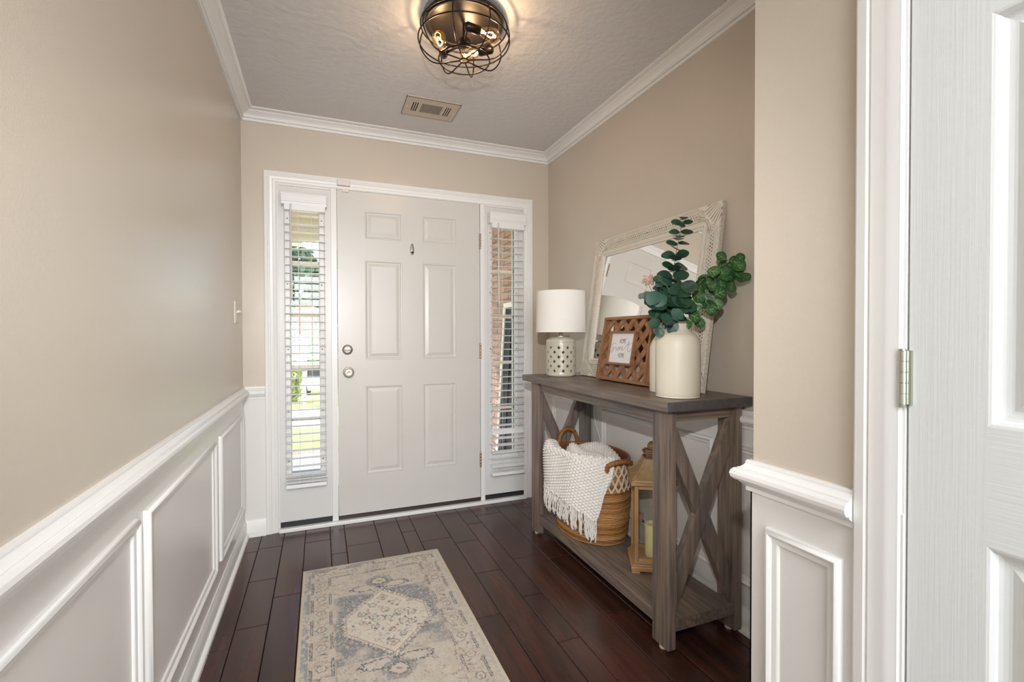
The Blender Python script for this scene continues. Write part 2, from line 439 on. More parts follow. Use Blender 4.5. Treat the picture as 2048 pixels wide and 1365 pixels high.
def knob(parent, x, z, r, kindk):
    MM = basis((1,0,0), (0,0,1), (0,-1,0), (x, YB, z))
    if kindk == 'knob':
        o = obj('rose', MB().lathe([(.0005,0), (r,0), (r,.004), (r*.9,.008), (.014,.010), (.012,.028), (.020,.034), (.027,.042), (.028,.052), (.024,.060), (.014,.063), (.008,.061), (.0005,.061)], 40, M=MM.to_3x3(), c=(x,YB,z), cap0=False, cap1=False), nickel, parent, smooth=40)
    else:
        o = obj('rose', MB().lathe([(.0005,0), (r,0), (r,.005), (r*.86,.010), (r*.60,.012), (r*.58,.010), (.0005,.010)], 40, M=MM.to_3x3(), c=(x,YB,z), cap0=False, cap1=False), nickel, parent, smooth=40)
        obj('thumb_turn', MB().cbox((x, YB-.017, z-.003), (.016, .008, .0045)), nickel, o, bevel=.003)
    return o
kb = knob(d1, .160, .939, .033, 'knob'); kb.name = 'door_knob'; W['door_knob'] = W[d1.name]
dbt = knob(d1, .155, 1.080, .031, 'bolt'); dbt.name = 'deadbolt'; W['deadbolt'] = W[d1.name]
vw = MB()
pr = []
for k in range(28):
    a = 2*math.pi*k/28; w_ = .0095 + .0045*(1-math.sin(a))/2
    pr.append((.5575 + w_*math.cos(a), 1.730 + .038*math.sin(a)))
vs = [(x, YB, z) for x, z in pr] + [(x, YB-.006, z) for x, z in pr] + [(.5575+(x-.5575)*.7, YB-.009, 1.73+(z-1.73)*.85) for x, z in pr]
fs = [(k, (k+1) % 28, 28+(k+1) % 28, 28+k) for k in range(28)] + [(28+k, 28+(k+1) % 28, 56+(k+1) % 28, 56+k) for k in range(28)] + [tuple(56+k for k in range(28))]
vo = obj('door_viewer', vw.add(vs, fs), nickel, d1, smooth=50)
obj('viewer_lens', MB().lathe([(.0005,0),(.0075,0),(.0065,.004),(.003,.006),(.0005,.0065)], 20, M=basis((1,0,0),(0,0,1),(0,-1,0),(0,0,0)).to_3x3(), c=(.5575, YB-.009, 1.708), cap0=False, cap1=False), dot, vo, smooth=60)
for zc_ in (1.814, 1.060, .308):
    h = MB()
    for k in range(5):
        h.lathe([(.0062, -.0100), (.0068, -.0092), (.0068, .0092), (.0062, .0100)], 14, c=(1.0222, YB-.0045, zc_+(k-2)*.0212))
    h.box(1.0165, 1.0280, YB-.0022, YB+.001, zc_-.052, zc_+.052)
    obj('hinge', h, brassh, d1, smooth=40)
sn = thing('door_sensor', 'small white alarm contact sensor on top of the door casing', 'sensor', (.135, YB-.02, 2.09))
obj('sensor_body', MB().box(.100, .176, YB-.042, YB-.016, 2.086, 2.122), M('sensor plastic', srgb(222,216,210), .45), sn, bevel=.003)
sn2 = obj('sensor_magnet', MB().box(.128, .168, YB-.012, YB, 2.056, 2.073), MATS['sensor plastic'], bevel=.002)
tag(sn2, 'tiny white alarm magnet stuck to the front door top corner', 'sensor')

# sidelights
def sidelight(n, x0, x1, gx0, gx1, gz0, gz1, label):
    t = thing('window_%d' % n, label, 'window', ((x0+x1)/2, YB, .05), kind='structure')
    y = YB+.006; zb = .052
    mb = MB().box(x0, gx0, y, y+.04, zb, 2.068).box(gx1, x1, y, y+.04, zb, 2.068).box(gx0, gx1, y, y+.04, zb, gz0).box(gx0, gx1, y, y+.04, gz1, 2.068)
    obj('sidelight_panel', mb, sidep, t)
    lf = obj('lite_frame', MB().sweep([(-.034,0),(-.034,.006),(-.029,.011),(-.006,.011),(-.002,.008),(0,.004),(0,-.012),(-.004,-.012),(-.004,0)],
             [(gx1,y,gz0),(gx1,y,gz1),(gx0,y,gz1),(gx0,y,gz0)], (0,-1,0), closed=True), sidep, t, smooth=40)
    zsn = [gz0 + (gz1-gz0)*k/5 for k in range(6)]
    for zz in zsn[1:-1]:
        obj('muntin', MB().box(gx0, gx1, y+.010, y+.026, zz-.010, zz+.010), M('muntin paint', srgb(226,214,196), .5), t, bevel=.003)
    for k in range(5):
        obj('pane', MB().box(gx0, gx1, y+.017, y+.020, zsn[k]+.010 if k else gz0, zsn[k+1]-.010 if k < 4 else gz1), glass, t)
    for xx in (gx0-.016, gx1+.016):
        for zz in (gz0+.07, gz0+.37, gz0+.74, gz0+1.13, gz1-.06):
            obj('screw_hole', MB().lathe([(.0004,0),(.0035,0),(.0035,.0008),(.0004,.0008)], 10, M=basis((1,0,0),(0,0,1),(0,-1,0),(0,0,0)).to_3x3(), c=(xx, y-.011, zz), cap0=False, cap1=False), dot, t)
    return t
sidelight(1, -.228, .062, -.164, -.007, .345, 1.925, 'tall narrow sidelight window left of the front door looking on the street')
sidelight(2, 1.055, 1.352, 1.112, 1.276, .335, 1.938, 'tall narrow sidelight window right of the front door looking on brick')

def slat_mesh(w):
    pr_ = [(-.0245,-.0010),(-.012,.0012),(0,.0020),(.012,.0012),(.0245,-.0010),(.0245,-.0032),(.012,-.0010),(0,-.0002),(-.012,-.0010),(-.0245,-.0032)]
    mb = MB(); n = len(pr_)
    vs = [(-w/2, a, b) for a, b in pr_] + [(w/2, a, b) for a, b in pr_]
    fs = [(k, (k+1) % n, n+(k+1) % n, n+k) for k in range(n)] + [tuple(range(n-1,-1,-1)), tuple(range(n, 2*n))]
    return mesh_of('slat', mb.add(vs, fs), blindm)
def blind(label, x0, x1, vx0, vx1, zs_, tilts, rail_z, wand_x, wand_z, cords, vz):
    yc = YB-.036; xc = (x0+x1)/2
    t = thing('window_blind', label, 'window blind', (xc, YB, vz[1]), group='sidelight blinds')
    prv = [(0, vz[0]+.006), (.012, vz[0]-.002), (.062, vz[0]-.002), (.066, vz[0]+.012), (.070, vz[0]+.016), (.070, vz[1]-.016), (.066, vz[1]-.006), (.060, vz[1]), (0, vz[1])]
    vv = [(vx0, YB-a, b) for a, b in prv] + [(vx1, YB-a, b) for a, b in prv]; n = len(prv)
    va = obj('valance', MB().add(vv, [(k, (k+1) % n, n+(k+1) % n, n+k) for k in range(n)] + [tuple(range(n)), tuple(range(2*n-1, n-1, -1))]), blindm, t, bevel=.0015)
    for dz in (.022, .050):
        obj('valance_bead', MB().box(vx0+.002, vx1-.002, YB-.0725, YB-.069, vz[0]+dz, vz[0]+dz+.004), blindm, va, bevel=.001)
    obj('headrail', MB().box(x0, x1, yc-.026, yc+.026, vz[0]-.034, vz[0]+.02), blindm, t, bevel=.002)
    me = slat_mesh(x1-x0); Pm = W[t.name].inverted()
    for z, tl in zip(zs_, tilts):
        place('slat', me, t, Pm @ Matrix.Translation((xc, yc, z)) @ Matrix.Rotation(R(tl), 4, 'X') @ Matrix.Rotation(R(random.uniform(-.25,.25)), 4, 'Y'))
    obj('bottom_rail', MB().box(x0-.001, x1+.001, yc-.027, yc+.025, rail_z-.010, rail_z+.012), blindm, t, bevel=.004)
    for cx_ in cords:
        for dy in (-.026, .026):
            obj('ladder_cord', MB().tube([(cx_, yc+dy, vz[0]-.03), (cx_, yc+dy, rail_z)], .0009, 5), cordm, t)
    wd = obj('wand', MB().tube([(wand_x, yc-.040, vz[0]-.005), (wand_x+.001, yc-.041, (vz[0]+wand_z)/2), (wand_x+.004, yc-.042, wand_z)], .0045, 8), M('clear wand', srgb(206,206,212), .2, spec=.6), t, smooth=60)
    return t
zsL = [.344 + .04785*k for k in range(33)][:32]
tL = [random.uniform(-1.5, 1.5) for _ in zsL]
zsL2 = [.312, .300] + zsL; tL2 = [-18, 3] + tL
blind('white slatted blind with clear wand over the left sidelight', -.193, .030, -.209, .039, zsL2, tL2, .275, -.157, 1.385, (-.118, -.047), (1.940, 2.014))
zsR = [.262, .311, .359, .407, .455, .499] + [.545 + .0478*k for k in range(28)]
tR = [14, -16, 8, 7, 6, 42] + [random.uniform(-1, 4) for _ in range(28)]
blind('white slatted blind with one skewed slat over the right sidelight', 1.092, 1.330, 1.075, 1.344, zsR, tR, .206, 1.130, 1.385, (1.163, 1.252), (1.938, 2.016))

# ------------------------------------------------------------------ closet door at the right
cs = struct('trim_6', MB().sweep([(0,0),(0,.013),(.004,.016),(.020,.017),(.024,.014),(.028,.016),(.046,.012),(.050,.013),(.062,.011),(.068,.009),(.072,.0085),(.074,.004),(.074,0)],
     [(XS,DY0-.078,0),(XS,DY0-.078,2.10),(XS,.590,2.10),(XS,.590,0)], (-1,0,0)), white, 'white casing beside the closet door', 'door casing', smooth=30)
struct('trim_7', MB().box(XS-.001, XS+.10, DY1-.0005, .5165, 0, DZ+.004).box(XS-.001, XS+.10, DY0-.006, DY0+.0005, 0, DZ+.004).box(XS-.001, XS+.10, DY0, DY1, DZ, DZ+.006), white, 'white jamb of the closet door', 'door frame')
d2 = thing('door_2', 'white six-panel closet door with steel hinge at right', 'door', (XS, (DY0+DY1)/2, 0), kind='structure')
Y1, Y0 = .5078, DY0+.004
ym = [Y1, .402, .205, .095, -.102, Y0]; zm = [.012, .235, .843, 1.027, 1.656, 1.775, 1.930, 2.03]
xf = XS+.002
for (a, b_) in ((ym[1], ym[0]), (ym[5], ym[4])):
    obj('stile', MB().box(xf, xf+.035, a, b_, zm[0], zm[7]), grain_v, d2)
for j in (1, 3, 5):
    obj('mullion', MB().box(xf, xf+.035, ym[3], ym[2], zm[j], zm[j+1]), grain_v, d2)
for j in (0, 2, 4, 6):
    obj('rail', MB().box(xf, xf+.035, ym[4], ym[1], zm[j], zm[j+1]), grain_h, d2)
for (a, b_) in ((ym[2], ym[1]), (ym[4], ym[3])):
    for j in (1, 3, 5):
        mb = MB().loft((xf,0,0), (0,-1,0), (0,0,1), (-1,0,0), (-b_, -a, zm[j], zm[j+1]),
                       [(0,0), (.004,-.001), (.009,-.005), (.011,-.009), (.016,-.011), (.022,-.012), (.026,-.012), (.050,-.004), (.053,-.003)])
        obj('panel', mb, grain_v, d2, recalc=False)
h = MB(); hz0, hz1 = 1.047, 1.141
for k in range(5):
    a = hz0 + (hz1-hz0)*k/5; b_ = hz0 + (hz1-hz0)*(k+1)/5
    h.lathe([(.0055, a), (.0062, a+.0008), (.0062, b_-.0008), (.0055, b_)], 18, c=(XS-.0075, .5125, 0))
h.lathe([(.0010, hz1), (.0058, hz1), (.0050, hz1+.003), (.001, hz1+.004)], 18, c=(XS-.0075, .5125, 0))
h.lathe([(.0030, hz0-.006), (.0052, hz0-.005), (.0058, hz0)], 18, c=(XS-.0075, .5125, 0))
h.box(XS-.004, XS+.002, .5015, .5125, hz0, hz1)
obj('hinge', h, steelh, d2, smooth=40)

# ================================================================== THINGS
# ------------------------------------------------------------------ light switch, ceiling register
ivory = M('ivory switch plastic', srgb(226,219,204), .4)
sw = thing('light_switch', 'ivory double light switch on the left wall near the corner', 'light switch', (XL, 2.907, 1.293))
spl = obj('switch_plate', MB().loft((XL,0,0), (0,1,0), (0,0,1), (1,0,0), (2.850, 2.965, 1.235, 1.352), [(0,0),(0,.003),(.004,.006),(.006,.0065)]), ivory, sw, recalc=False)
for yy in (2.884, 2.930):
    tg = obj('toggle', MB().cbox((XL+.012, yy, 1.296), (.011, .0045, .006), Matrix.Rotation(R(-24), 3, 'Y')), ivory, sw, bevel=.0015)

vm = M('register enamel', srgb(205,192,176), .4)
vdark = M('register duct', srgb(58,48,42), .8)
VX0, VX1, VY0, VY1 = .444, .747, 2.611, 2.832
vt = thing('ceiling_vent', 'beige louvered air register on the ceiling above the front door', 'air vent', ((VX0+VX1)/2, (VY0+VY1)/2, ZC))
vx = [VX0, .484, .522, .540, .655, .673, .711, VX1]; vy = [VY0, VY0+.055, VY1-.055, VY1]
vy0, vy1 = vy[1], vy[2]
fr = MB(); zt = ZC-.007
def vf(x0, x1, y0, y1): fr.box(x0, x1, y0, y1, zt, zt+.002)
vx0, vx1, vx2, vx3, vx4, vx5 = VX0+.040, VX0+.078, VX0+.092, VX0+.212, VX0+.226, VX1-.040
vf(VX0, VX1, VY0, vy0); vf(VX0, VX1, vy1, VY1); vf(VX0, vx0, vy0, vy1); vf(vx1, vx2, vy0, vy1); vf(vx3, vx4, vy0, vy1); vf(vx5, VX1, vy0, vy1)
fr.box(VX0, VX1, VY0, VY0+.002, zt, ZC).box(VX0, VX1, VY1-.002, VY1, zt, ZC).box(VX0, VX0+.002, VY0, VY1, zt, ZC).box(VX1-.002, VX1, VY0, VY1, zt, ZC)
obj('register_frame', fr, vm, vt)
obj('duct_back', MB().box(vx0-.004, vx5+.004, vy0-.004, vy1+.004, ZC-.0022, ZC-.0004), vdark, vt)
for k in range(11):
    yy = vy0 + (vy1-vy0)*(k+.5)/11
    obj('louver', MB().cbox(((vx2+vx3)/2, yy, zt+.001), ((vx3-vx2)/2, .0025, .0007), Matrix.Rotation(R(28), 3, 'X')), vm, vt)
for (a, b_) in ((vx0, vx1), (vx4, vx5)):
    for k in range(4):
        xx = a + (b_-a)*(k+.5)/4 if k < 4 else b_
        obj('louver', MB().cbox((a+(b_-a)*k/3.0*.96+.001, (vy0+vy1)/2, zt+.001), (.0028, (vy1-vy0)/2, .0008), Matrix.Rotation(R(20), 3, 'Y')), vm, vt)
for xx in (VX0+.018, VX1-.018):
    obj('screw', MB().lathe([(.0004,0),(.004,0),(.003,-.002),(.0004,-.0025)], 12, c=(xx, (VY0+VY1)/2, zt), cap0=False, cap1=False), white, vt)

# ------------------------------------------------------------------ ceiling cage light
bz = M('oil rubbed bronze', srgb(48,40,36), .34, metal=.85)
bzi = M('bronze pan', srgb(46,40,37), .38, metal=.75)
rimg = M('grey canopy rim', srgb(128,134,138), .4, metal=.4)
LX, LY = .556, 1.901
cl = thing('ceiling_light', 'flush bronze cage ceiling light with three glowing filament bulbs', 'ceiling light', (LX, LY, ZC))
obj('canopy_rim', MB().lathe([(.150, ZC), (.1655, ZC), (.1655, ZC-.010), (.161, ZC-.014), (.150, ZC-.012)], 64, c=(LX,LY,0), cap0=False, cap1=False), rimg, cl, smooth=40)
obj('canopy', MB().lathe([(.160, ZC-.008), (.1605, ZC-.030), (.156, ZC-.036), (.148, ZC-.034), (.140, ZC-.026), (.0005, ZC-.024)], 64, c=(LX,LY,0), cap0=False, cap1=False), bzi, cl, smooth=40)
obj('stem', MB().lathe([(.007, ZC-.026), (.007, ZC-.085), (.024, ZC-.090), (.026, ZC-.094), (.026, ZC-.112), (.020, ZC-.118), (.0005, ZC-.120)], 28, c=(LX,LY,0), cap0=False, cap1=False), bz, cl, smooth=40)
def circ(r, z, n=64, x=LX, y=LY): return [(x+r*math.cos(2*math.pi*k/n), y+r*math.sin(2*math.pi*k/n), z) for k in range(n)]
for (r, z) in ((.176, 2.433), (.186, 2.376), (.104, 2.299), (.017, 2.299)):
    obj('cage_ring', MB().tube(circ(r, z), .0030, 8, closed=True), bz, cl, smooth=80)
for k in range(8):
    a = 2*math.pi*(k+.35)/8; ca, sa = math.cos(a), math.sin(a)
    pf = smoothpath([(.017,0,2.300), (.060,0,2.298), (.104,0,2.296), (.140,0,2.307), (.170,0,2.338), (.187,0,2.376), (.184,0,2.408), (.176,0,2.434)], 4)
    obj('cage_rib', MB().tube([(LX+p.x*ca, LY+p.x*sa, p.z) for p in pf], .0028, 7), bz, cl, smooth=80)
for k in range(4):
    a = 2*math.pi*(k+.1)/4
    obj('cage_clip', MB().tube([(LX+.158*math.cos(a), LY+.158*math.sin(a), ZC-.025), (LX+.172*math.cos(a), LY+.172*math.sin(a), 2.440), (LX+.177*math.cos(a), LY+.177*math.sin(a), 2.433)], .003, 7), bz, cl)
bglass = bpy.data.materials.new('amber bulb glass'); bglass.use_nodes = True
_n = bglass.node_tree.nodes; _l = bglass.node_tree.links; _n.clear()
_o = _n.new('ShaderNodeOutputMaterial'); _mx = _n.new('ShaderNodeMixShader'); _tr = _n.new('ShaderNodeBsdfTransparent'); _gl = _n.new('ShaderNodeBsdfGlossy')
_gl.inputs['Roughness'].default_value = .05; _lw = _n.new('ShaderNodeLayerWeight'); _lw.inputs['Blend'].default_value = .25
_tr.inputs['Color'].default_value = (1.0,.86,.66,1); _gl.inputs['Color'].default_value = (1,.8,.5,1)
_l.new(_lw.outputs['Facing'], _mx.inputs[0]); _l.new(_tr.outputs[0], _mx.inputs[1]); _l.new(_gl.outputs[0], _mx.inputs[2]); _l.new(_mx.outputs[0], _o.inputs['Surface'])
fil = M('glowing filament', (1,.6,.25), .5, emit=((1.0,.66,.30), 30))
BZ = 2.372
for (sx, sy, tx, ty) in ((.497, 2.012, .438, 1.875), (.540, 1.796, .640, 1.812), (.672, 1.905, .578, 1.992)):
    s0 = Vector((sx, sy, BZ)); dv = (Vector((tx, ty, BZ)) - s0).normalized()
    z_ = dv; x_ = Vector((0,0,1)).cross(dv).normalized(); y_ = z_.cross(x_)
    MM = basis(x_, y_, z_, (0,0,0)).to_3x3()
    so = obj('socket', MB().lathe([(.0005,-.012), (.012,-.010), (.017,-.004), (.017,.050), (.0155,.052), (.0005,.052)], 24, c=s0, M=MM, cap0=False, cap1=False), bz, cl, smooth=40)
    obj('arm', MB().tube([(LX + (sx-LX)*.12, LY+(sy-LY)*.12, ZC-.103), (LX + (sx-LX)*.55, LY+(sy-LY)*.55, ZC-.100), (sx, sy, BZ)], .005, 8), bz, cl, smooth=80)
    obj('bulb', MB().lathe([(.013,.050), (.014,.056), (.019,.072), (.027,.092), (.0295,.108), (.026,.124), (.015,.136), (.0005,.140)], 28, c=s0, M=MM, cap0=False, cap1=False), bglass, cl, smooth=80)
    pth = []
    for k in range(15):
        t = k/14; pth.append(s0 + dv*(.064 + .050*(.5-.5*math.cos(2*math.pi*t*1.0))) + x_*(.0105*math.sin(2*math.pi*t)) + y_*(.006*math.sin(4*math.pi*t)))
    obj('filament', MB().tube(pth, .0023, 6), fil, cl, smooth=80)
    light('bulb_glow', 'POINT', s0 + dv*.10, 2.0, (1.0,.80,.58), shadow_soft_size=.012).parent = None

# ------------------------------------------------------------------ rug: a flat woven pattern computed on the pile
RX0, RX1, RY0, RY1 = -.084, .578, .45, 2.535
nx, ny = 265, 620
ux = np.linspace(RX0, RX1, nx); uy = np.linspace(RY1, RY0, ny)
GX, GY = np.meshgrid(ux, uy)
px = GX-(RX0+RX1)/2; py = RY1-GY
hw = (RX1-RX0)/2
def vnoise(X, Y, s, seed):
    r = np.random.default_rng(seed).random((160,160))
    x = X*s+50; y = Y*s+50; xi = np.floor(x).astype(int); yi = np.floor(y).astype(int); fx = x-xi; fy = y-yi
    fx = fx*fx*(3-2*fx); fy = fy*fy*(3-2*fy)
    g = lambda a, b: r[a % 160, b % 160]
    return (g(xi,yi)*(1-fx)+g(xi+1,yi)*fx)*(1-fy)+(g(xi,yi+1)*(1-fx)+g(xi+1,yi+1)*fx)*fy
n1 = vnoise(GX, GY, 9, 1); n2 = vnoise(GX, GY, 40, 2); n3 = vnoise(GX, GY, 150, 3); n4 = vnoise(GX, GY, 22, 4); n5 = vnoise(GX, GY, 260, 5)
cream = np.array(srgb(200,190,177)); tan = np.array(srgb(182,164,146)); blue = np.array(srgb(140,146,148)); grey = np.array(srgb(176,170,166))
navy = np.array(srgb(78,82,92)); rust = np.array(srgb(158,122,100)); pale = np.array(srgb(222,214,200))
C = np.empty(GX.shape+(3,)); C[:] = cream
def mixin(mask, col, a=1.0):
    m = np.clip(mask*a, 0, 1)[..., None]; C[:] = C*(1-m)+col*m
mixin((n2 > .55)*1.0, tan, .30); mixin((n4*.6+n3*.4 > .58)*1.0, grey, .28)
e = hw-np.abs(px)                       # distance from the side edges
eb = np.minimum(e, py)                  # and from the far end
jx = (n3-.5)*.010; jag = (n5-.5)*.012
# outer worn blue selvedge band, stronger on one side
mixin(((eb > .008) & (eb < .034) & (px < 0) & (n2*.6+n3*.4 > .42))*1.0, blue, .85); mixin(((eb > .008) & (eb < .022) & (n3 > .45))*1.0, grey, .7)
# border guard lines, broken into dashes
sy_ = np.where(e < py, py, px)
dash = (np.sin(sy_*2*math.pi/.155) > -.55) & (n3 > .16)
for off in (.040, .047): mixin((np.abs(eb-off+jag*.35) < .0020)*dash*1.0, navy, .85)
dash2 = (np.sin(sy_*2*math.pi/.155+1.8) > -.5) & (n3 > .18)
for off in (.112, .119): mixin((np.abs(eb-off+jag*.35) < .0020)*dash2*1.0, navy, .80)
mixin((np.abs(eb-.126+jag*.3) < .0022)*(n4 > .4)*1.0, rust, .6)
# flowers along the border
def rosette(cx, cy, r, petals, ringc, heart, a=.8):
    d = np.hypot(px-cx, py-cy); th = np.arctan2(py-cy, px-cx); rr = r*(1+.18*np.cos(th*petals))
    mixin((np.abs(d-rr) < .0030)*(n3 > .22)*1.0, ringc, a); mixin((d < r*.45)*(n3 > .3)*1.0, heart, a*.7); mixin(((d > r*.5) & (d < r*.8))*1.0, pale, .5)
def leafmark(cx, cy, l, w, ang, col, a=.8):
    dx, dy = px-cx, py-cy; u = dx*math.cos(ang)+dy*math.sin(ang); v = -dx*math.sin(ang)+dy*math.cos(ang)
    mixin(((u/l)**2+(v/w)**2+(n3-.5)*.9 < 1)*1.0, col, a)
rr_ = random.Random(3)
for s_ in (-1, 1):
    y = .06
    k = 0
    while y < RY1-RY0:
        bx = s_*(hw-.079)
        rosette(bx, y, .0165, 6, navy if k % 2 == 0 else np.array(srgb(120,118,122)), blue if k % 2 == 0 else rust, .7)
        for q in range(4):
            leafmark(bx+rr_.uniform(-.022,.022), y+.045+rr_.uniform(-.015,.015), .010, .0032, rr_.uniform(0,3.1), navy if q % 2 else rust, .6)
        for q in range(3):
            yy = y+.078+q*.008; mixin((np.abs(py-yy-.004*np.sin(px*150+q)+jag*.4) < .0016)*(np.abs(px-bx) < .024)*1.0, rust if q != 1 else tan, .65)
        y += .118; k += 1
for q in range(5):
    bx = -.20+.10*q; rosette(bx, .079, .012, 6, navy, blue, .6)
    for w_ in range(3): leafmark(bx+.05+rr_.uniform(-.02,.02), .079+rr_.uniform(-.02,.02), .010, .003, rr_.uniform(0,3.1), navy if w_ else rust, .5)
# inner field: repeating elongated hexagon medallions
fw_ = hw-.130
infield = (np.abs(px) < fw_) & (py > .132)
per = .98; cy_m = .545
pm = (py-cy_m+per/2) % per-per/2
hexd = np.maximum(np.abs(px)-.176, (np.abs(pm)+1.10*np.abs(px)-.252)/1.49)      # <0 inside
edge = hexd+jag*1.8+.004*np.sin(np.arctan2(pm, px)*60)
fieldblue = infield & (edge > .004) & (np.abs(pm) < .235)
wear = n1*.6+n4*.4+(.18*(px < 0)*(pm > 0))-.12*((px > 0) & (pm > .06))
mixin(fieldblue*(wear > .36)*1.0, grey, .55)
mixin(fieldblue*(n3 > .30)*np.clip((wear-.40)*7, 0, 1), blue*.88, .9)
mixin(fieldblue*(n5 > .62)*1.0, navy, .22)
mixin((hexd < 0)*1.0, pale, .55)
mixin((np.abs(edge+.001) < .0045)*(n5 > .25)*1.0, navy, .8)
mixin((np.abs(hexd+.016+jag*.2) < .0022)*1.0, rust, .75)
rm = random.Random(11)
for base_ in (cy_m, cy_m+per):
    for (x, y) in ((0,-.06),(-.055,-.03),(.055,-.03),(-.06,.04),(.06,.04),(0,.085),(-.05,-.115),(.05,-.105),(-.04,.13),(.045,.125),(-.105,.0),(.108,-.01),(0,.0),(-.09,-.06),(.095,.06)):
        rosette(x+rm.uniform(-.008,.008), base_+y, rm.uniform(.011,.018), 5, [navy,rust,tan][rm.randrange(3)], [blue,tan,navy][rm.randrange(3)], .65)
        for q in range(4): leafmark(x+rm.uniform(-.03,.03), base_+y+rm.uniform(-.03,.03), .008, .0045, rm.uniform(0,3), [navy,blue,rust][rm.randrange(3)], .7)
    for s_ in (-1, 1):
        yc = base_+s_*.165; leafmark(0, yc, .013, .022, 0, rust, .5); rosette(0, yc, .019, 4, navy, rust, .6)
        # anchor lobes beyond the points of the medallion
        y2 = base_+s_*.272
        for lx in (-.062, .062):
            dd = ((px-lx)/.066)**2+((py-y2-s_*(.012-abs(lx)*.2))/.026)**2+jag*22+(n3-.5)*.8
            mixin((dd < 1)*1.0, cream, .9); mixin((np.abs(dd-1) < .24)*(n5 > .25)*1.0, navy, .85)
        dd = ((px)/.034)**2+((py-y2-s_*.045)/.030)**2+jag*24+(n3-.5)*.8
        mixin(((dd > 1) & (dd < 3.2))*(n3 > .25)*infield*1.0, blue*.9, .75)
        mixin((dd < 1)*1.0, cream, .9); mixin((np.abs(dd-1) < .22)*1.0, navy, .75); leafmark(0, y2+s_*.045, .012, .006, .4, rust, .7)
for q in range(520):
    x = rm.uniform(-fw_, fw_); y = rm.uniform(.14, RY1-RY0-.1); m_ = abs((y-cy_m+per/2) % per-per/2)
    if m_ < .30: continue
    leafmark(x, y, rm.uniform(.004,.012), rm.uniform(.002,.004), rm.uniform(0,3.1), [navy,rust,tan,tan,np.array(srgb(120,112,110))][rm.randrange(5)], .55)
mixin((e < .0065)*1.0, np.array(srgb(206,192,168)), .9); mixin((py < .0065)*1.0, np.array(srgb(206,192,168)), .9)
rs = random.Random(23)
for q in range(2000):
    x = rs.uniform(-hw+.03, hw-.03); y = rs.uniform(.03, 1.75)
    i0, i1 = max(0, int((x-.02+hw)/(2*hw)*nx)), min(nx, int((x+.02+hw)/(2*hw)*nx)+1); j0, j1 = max(0, int((y-.02)/(RY1-RY0)*ny)), min(ny, int((y+.02)/(RY1-RY0)*ny)+1)
    sub = (slice(j0, j1), slice(i0, i1)); an = rs.uniform(0, 3.14); dx = px[sub]-x; dy = py[sub]-y
    u2 = dx*math.cos(an)+dy*math.sin(an); v2 = -dx*math.sin(an)+dy*math.cos(an)
    L_ = rs.uniform(.004,.013); m_ = ((np.abs(u2) < L_) & (np.abs(v2-.003*np.sin(u2*500)) < .0016) & (n5[sub] > .2))[..., None]*rs.uniform(.30,.75)
    C[sub] = C[sub]*(1-m_)+[tan*.85, rust, navy, np.array(srgb(132,122,116)), pale][rs.randrange(5)]*m_
mixin((n5 > .74)*(n3 > .5)*1.0, np.array(srgb(150,140,132)), .35); mixin((n5 < .22)*1.0, pale, .30)
C *= (.88+.20*n5+.08*(n3-.5))[..., None]
hz = .0085+.0009*n5+.0006*n3
hz[:, 0] = hz[:, -1] = .001; hz[0, :] = hz[-1, :] = .001
rv = np.stack([GX, GY, hz], -1).reshape(-1, 3)
idx = np.arange(nx*ny).reshape(ny, nx)
rf = np.stack([idx[:-1,:-1], idx[1:,:-1], idx[1:,1:], idx[:-1,1:]], -1).reshape(-1, 4)
mb = MB(); mb.v = rv.tolist(); mb.f = rf.tolist()
rugm = M('rug pile', (1,1,1), .95, spec=.1, attr=True, sheen=.15)
rug = thing('area_rug', 'cream and blue faded medallion runner rug on the dark floor', 'rug', ((RX0+RX1)/2, (RY0+RY1)/2, 0))
obj('pile', mb, rugm, rug, recalc=False, smooth=180, col=C.reshape(-1, 3))
obj('binding', MB().sweep([(0,.0005),(0,.008),(.004,.0095),(.007,.0090),(.007,.0005)], [(RX0-.003,RY0,0),(RX1+.003,RY0,0),(RX1+.003,RY1+.003,0),(RX0-.003,RY1+.003,0)], (0,0,1), closed=True), M('rug binding', srgb(206,192,168), .9), rug, smooth=40)

# ------------------------------------------------------------------ console table
TX0, TX1, TY0, TY1, TZ = 1.130, 1.538, 1.346, 2.645, .930
ct = thing('console_table', 'grey-brown wooden console table with X-braced ends against the right wall', 'console table', (1.335, 2.0, 0))
LB = .012                                        # legs stand on felt pads
ttop = obj('tabletop', MB().box(TX0, TX1, TY0, TY1, TZ-.036, TZ), [gwy, M('dark stained end grain', srgb(76,76,79), .45, c2=srgb(92,88,86), nscale=40)], ct, bevel=.003)
for p_ in ttop.data.polygons:
    if abs(p_.normal.y) > .9: p_.material_index = 1
legs = [(1.166,1.202,1.382,1.472),(1.488,1.524,1.382,1.472),(1.166,1.202,2.498,2.588),(1.488,1.524,2.498,2.588)]
for (x0, x1, y0, y1) in legs:
    obj('leg', MB().box(x0, x1, y0, y1, LB, TZ-.036), gwz, ct, bevel=.0025)
    obj('felt_pad', MB().lathe([(.0005,0),(.016,0),(.016,LB+.001),(.0005,LB+.001)], 18, c=((x0+x1)/2, (y0+y1)/2, 0), cap0=False, cap1=False), M('felt pad', srgb(214,204,190), .9), ct)
obj('apron', MB().box(1.178, 1.200, 1.472, 2.498, TZ-.088, TZ-.037), gwy, ct, bevel=.002)
obj('apron', MB().box(1.490, 1.512, 1.472, 2.498, TZ-.088, TZ-.037), gwy, ct, bevel=.002)
for (y0, y1) in ((1.396, 1.420), (2.550, 2.574)):
    obj('end_rail', MB().box(1.202, 1.488, y0, y1, TZ-.082, TZ-.038), gwx, ct, bevel=.002)
SZ = .120
bw = (1.490-1.172)/3
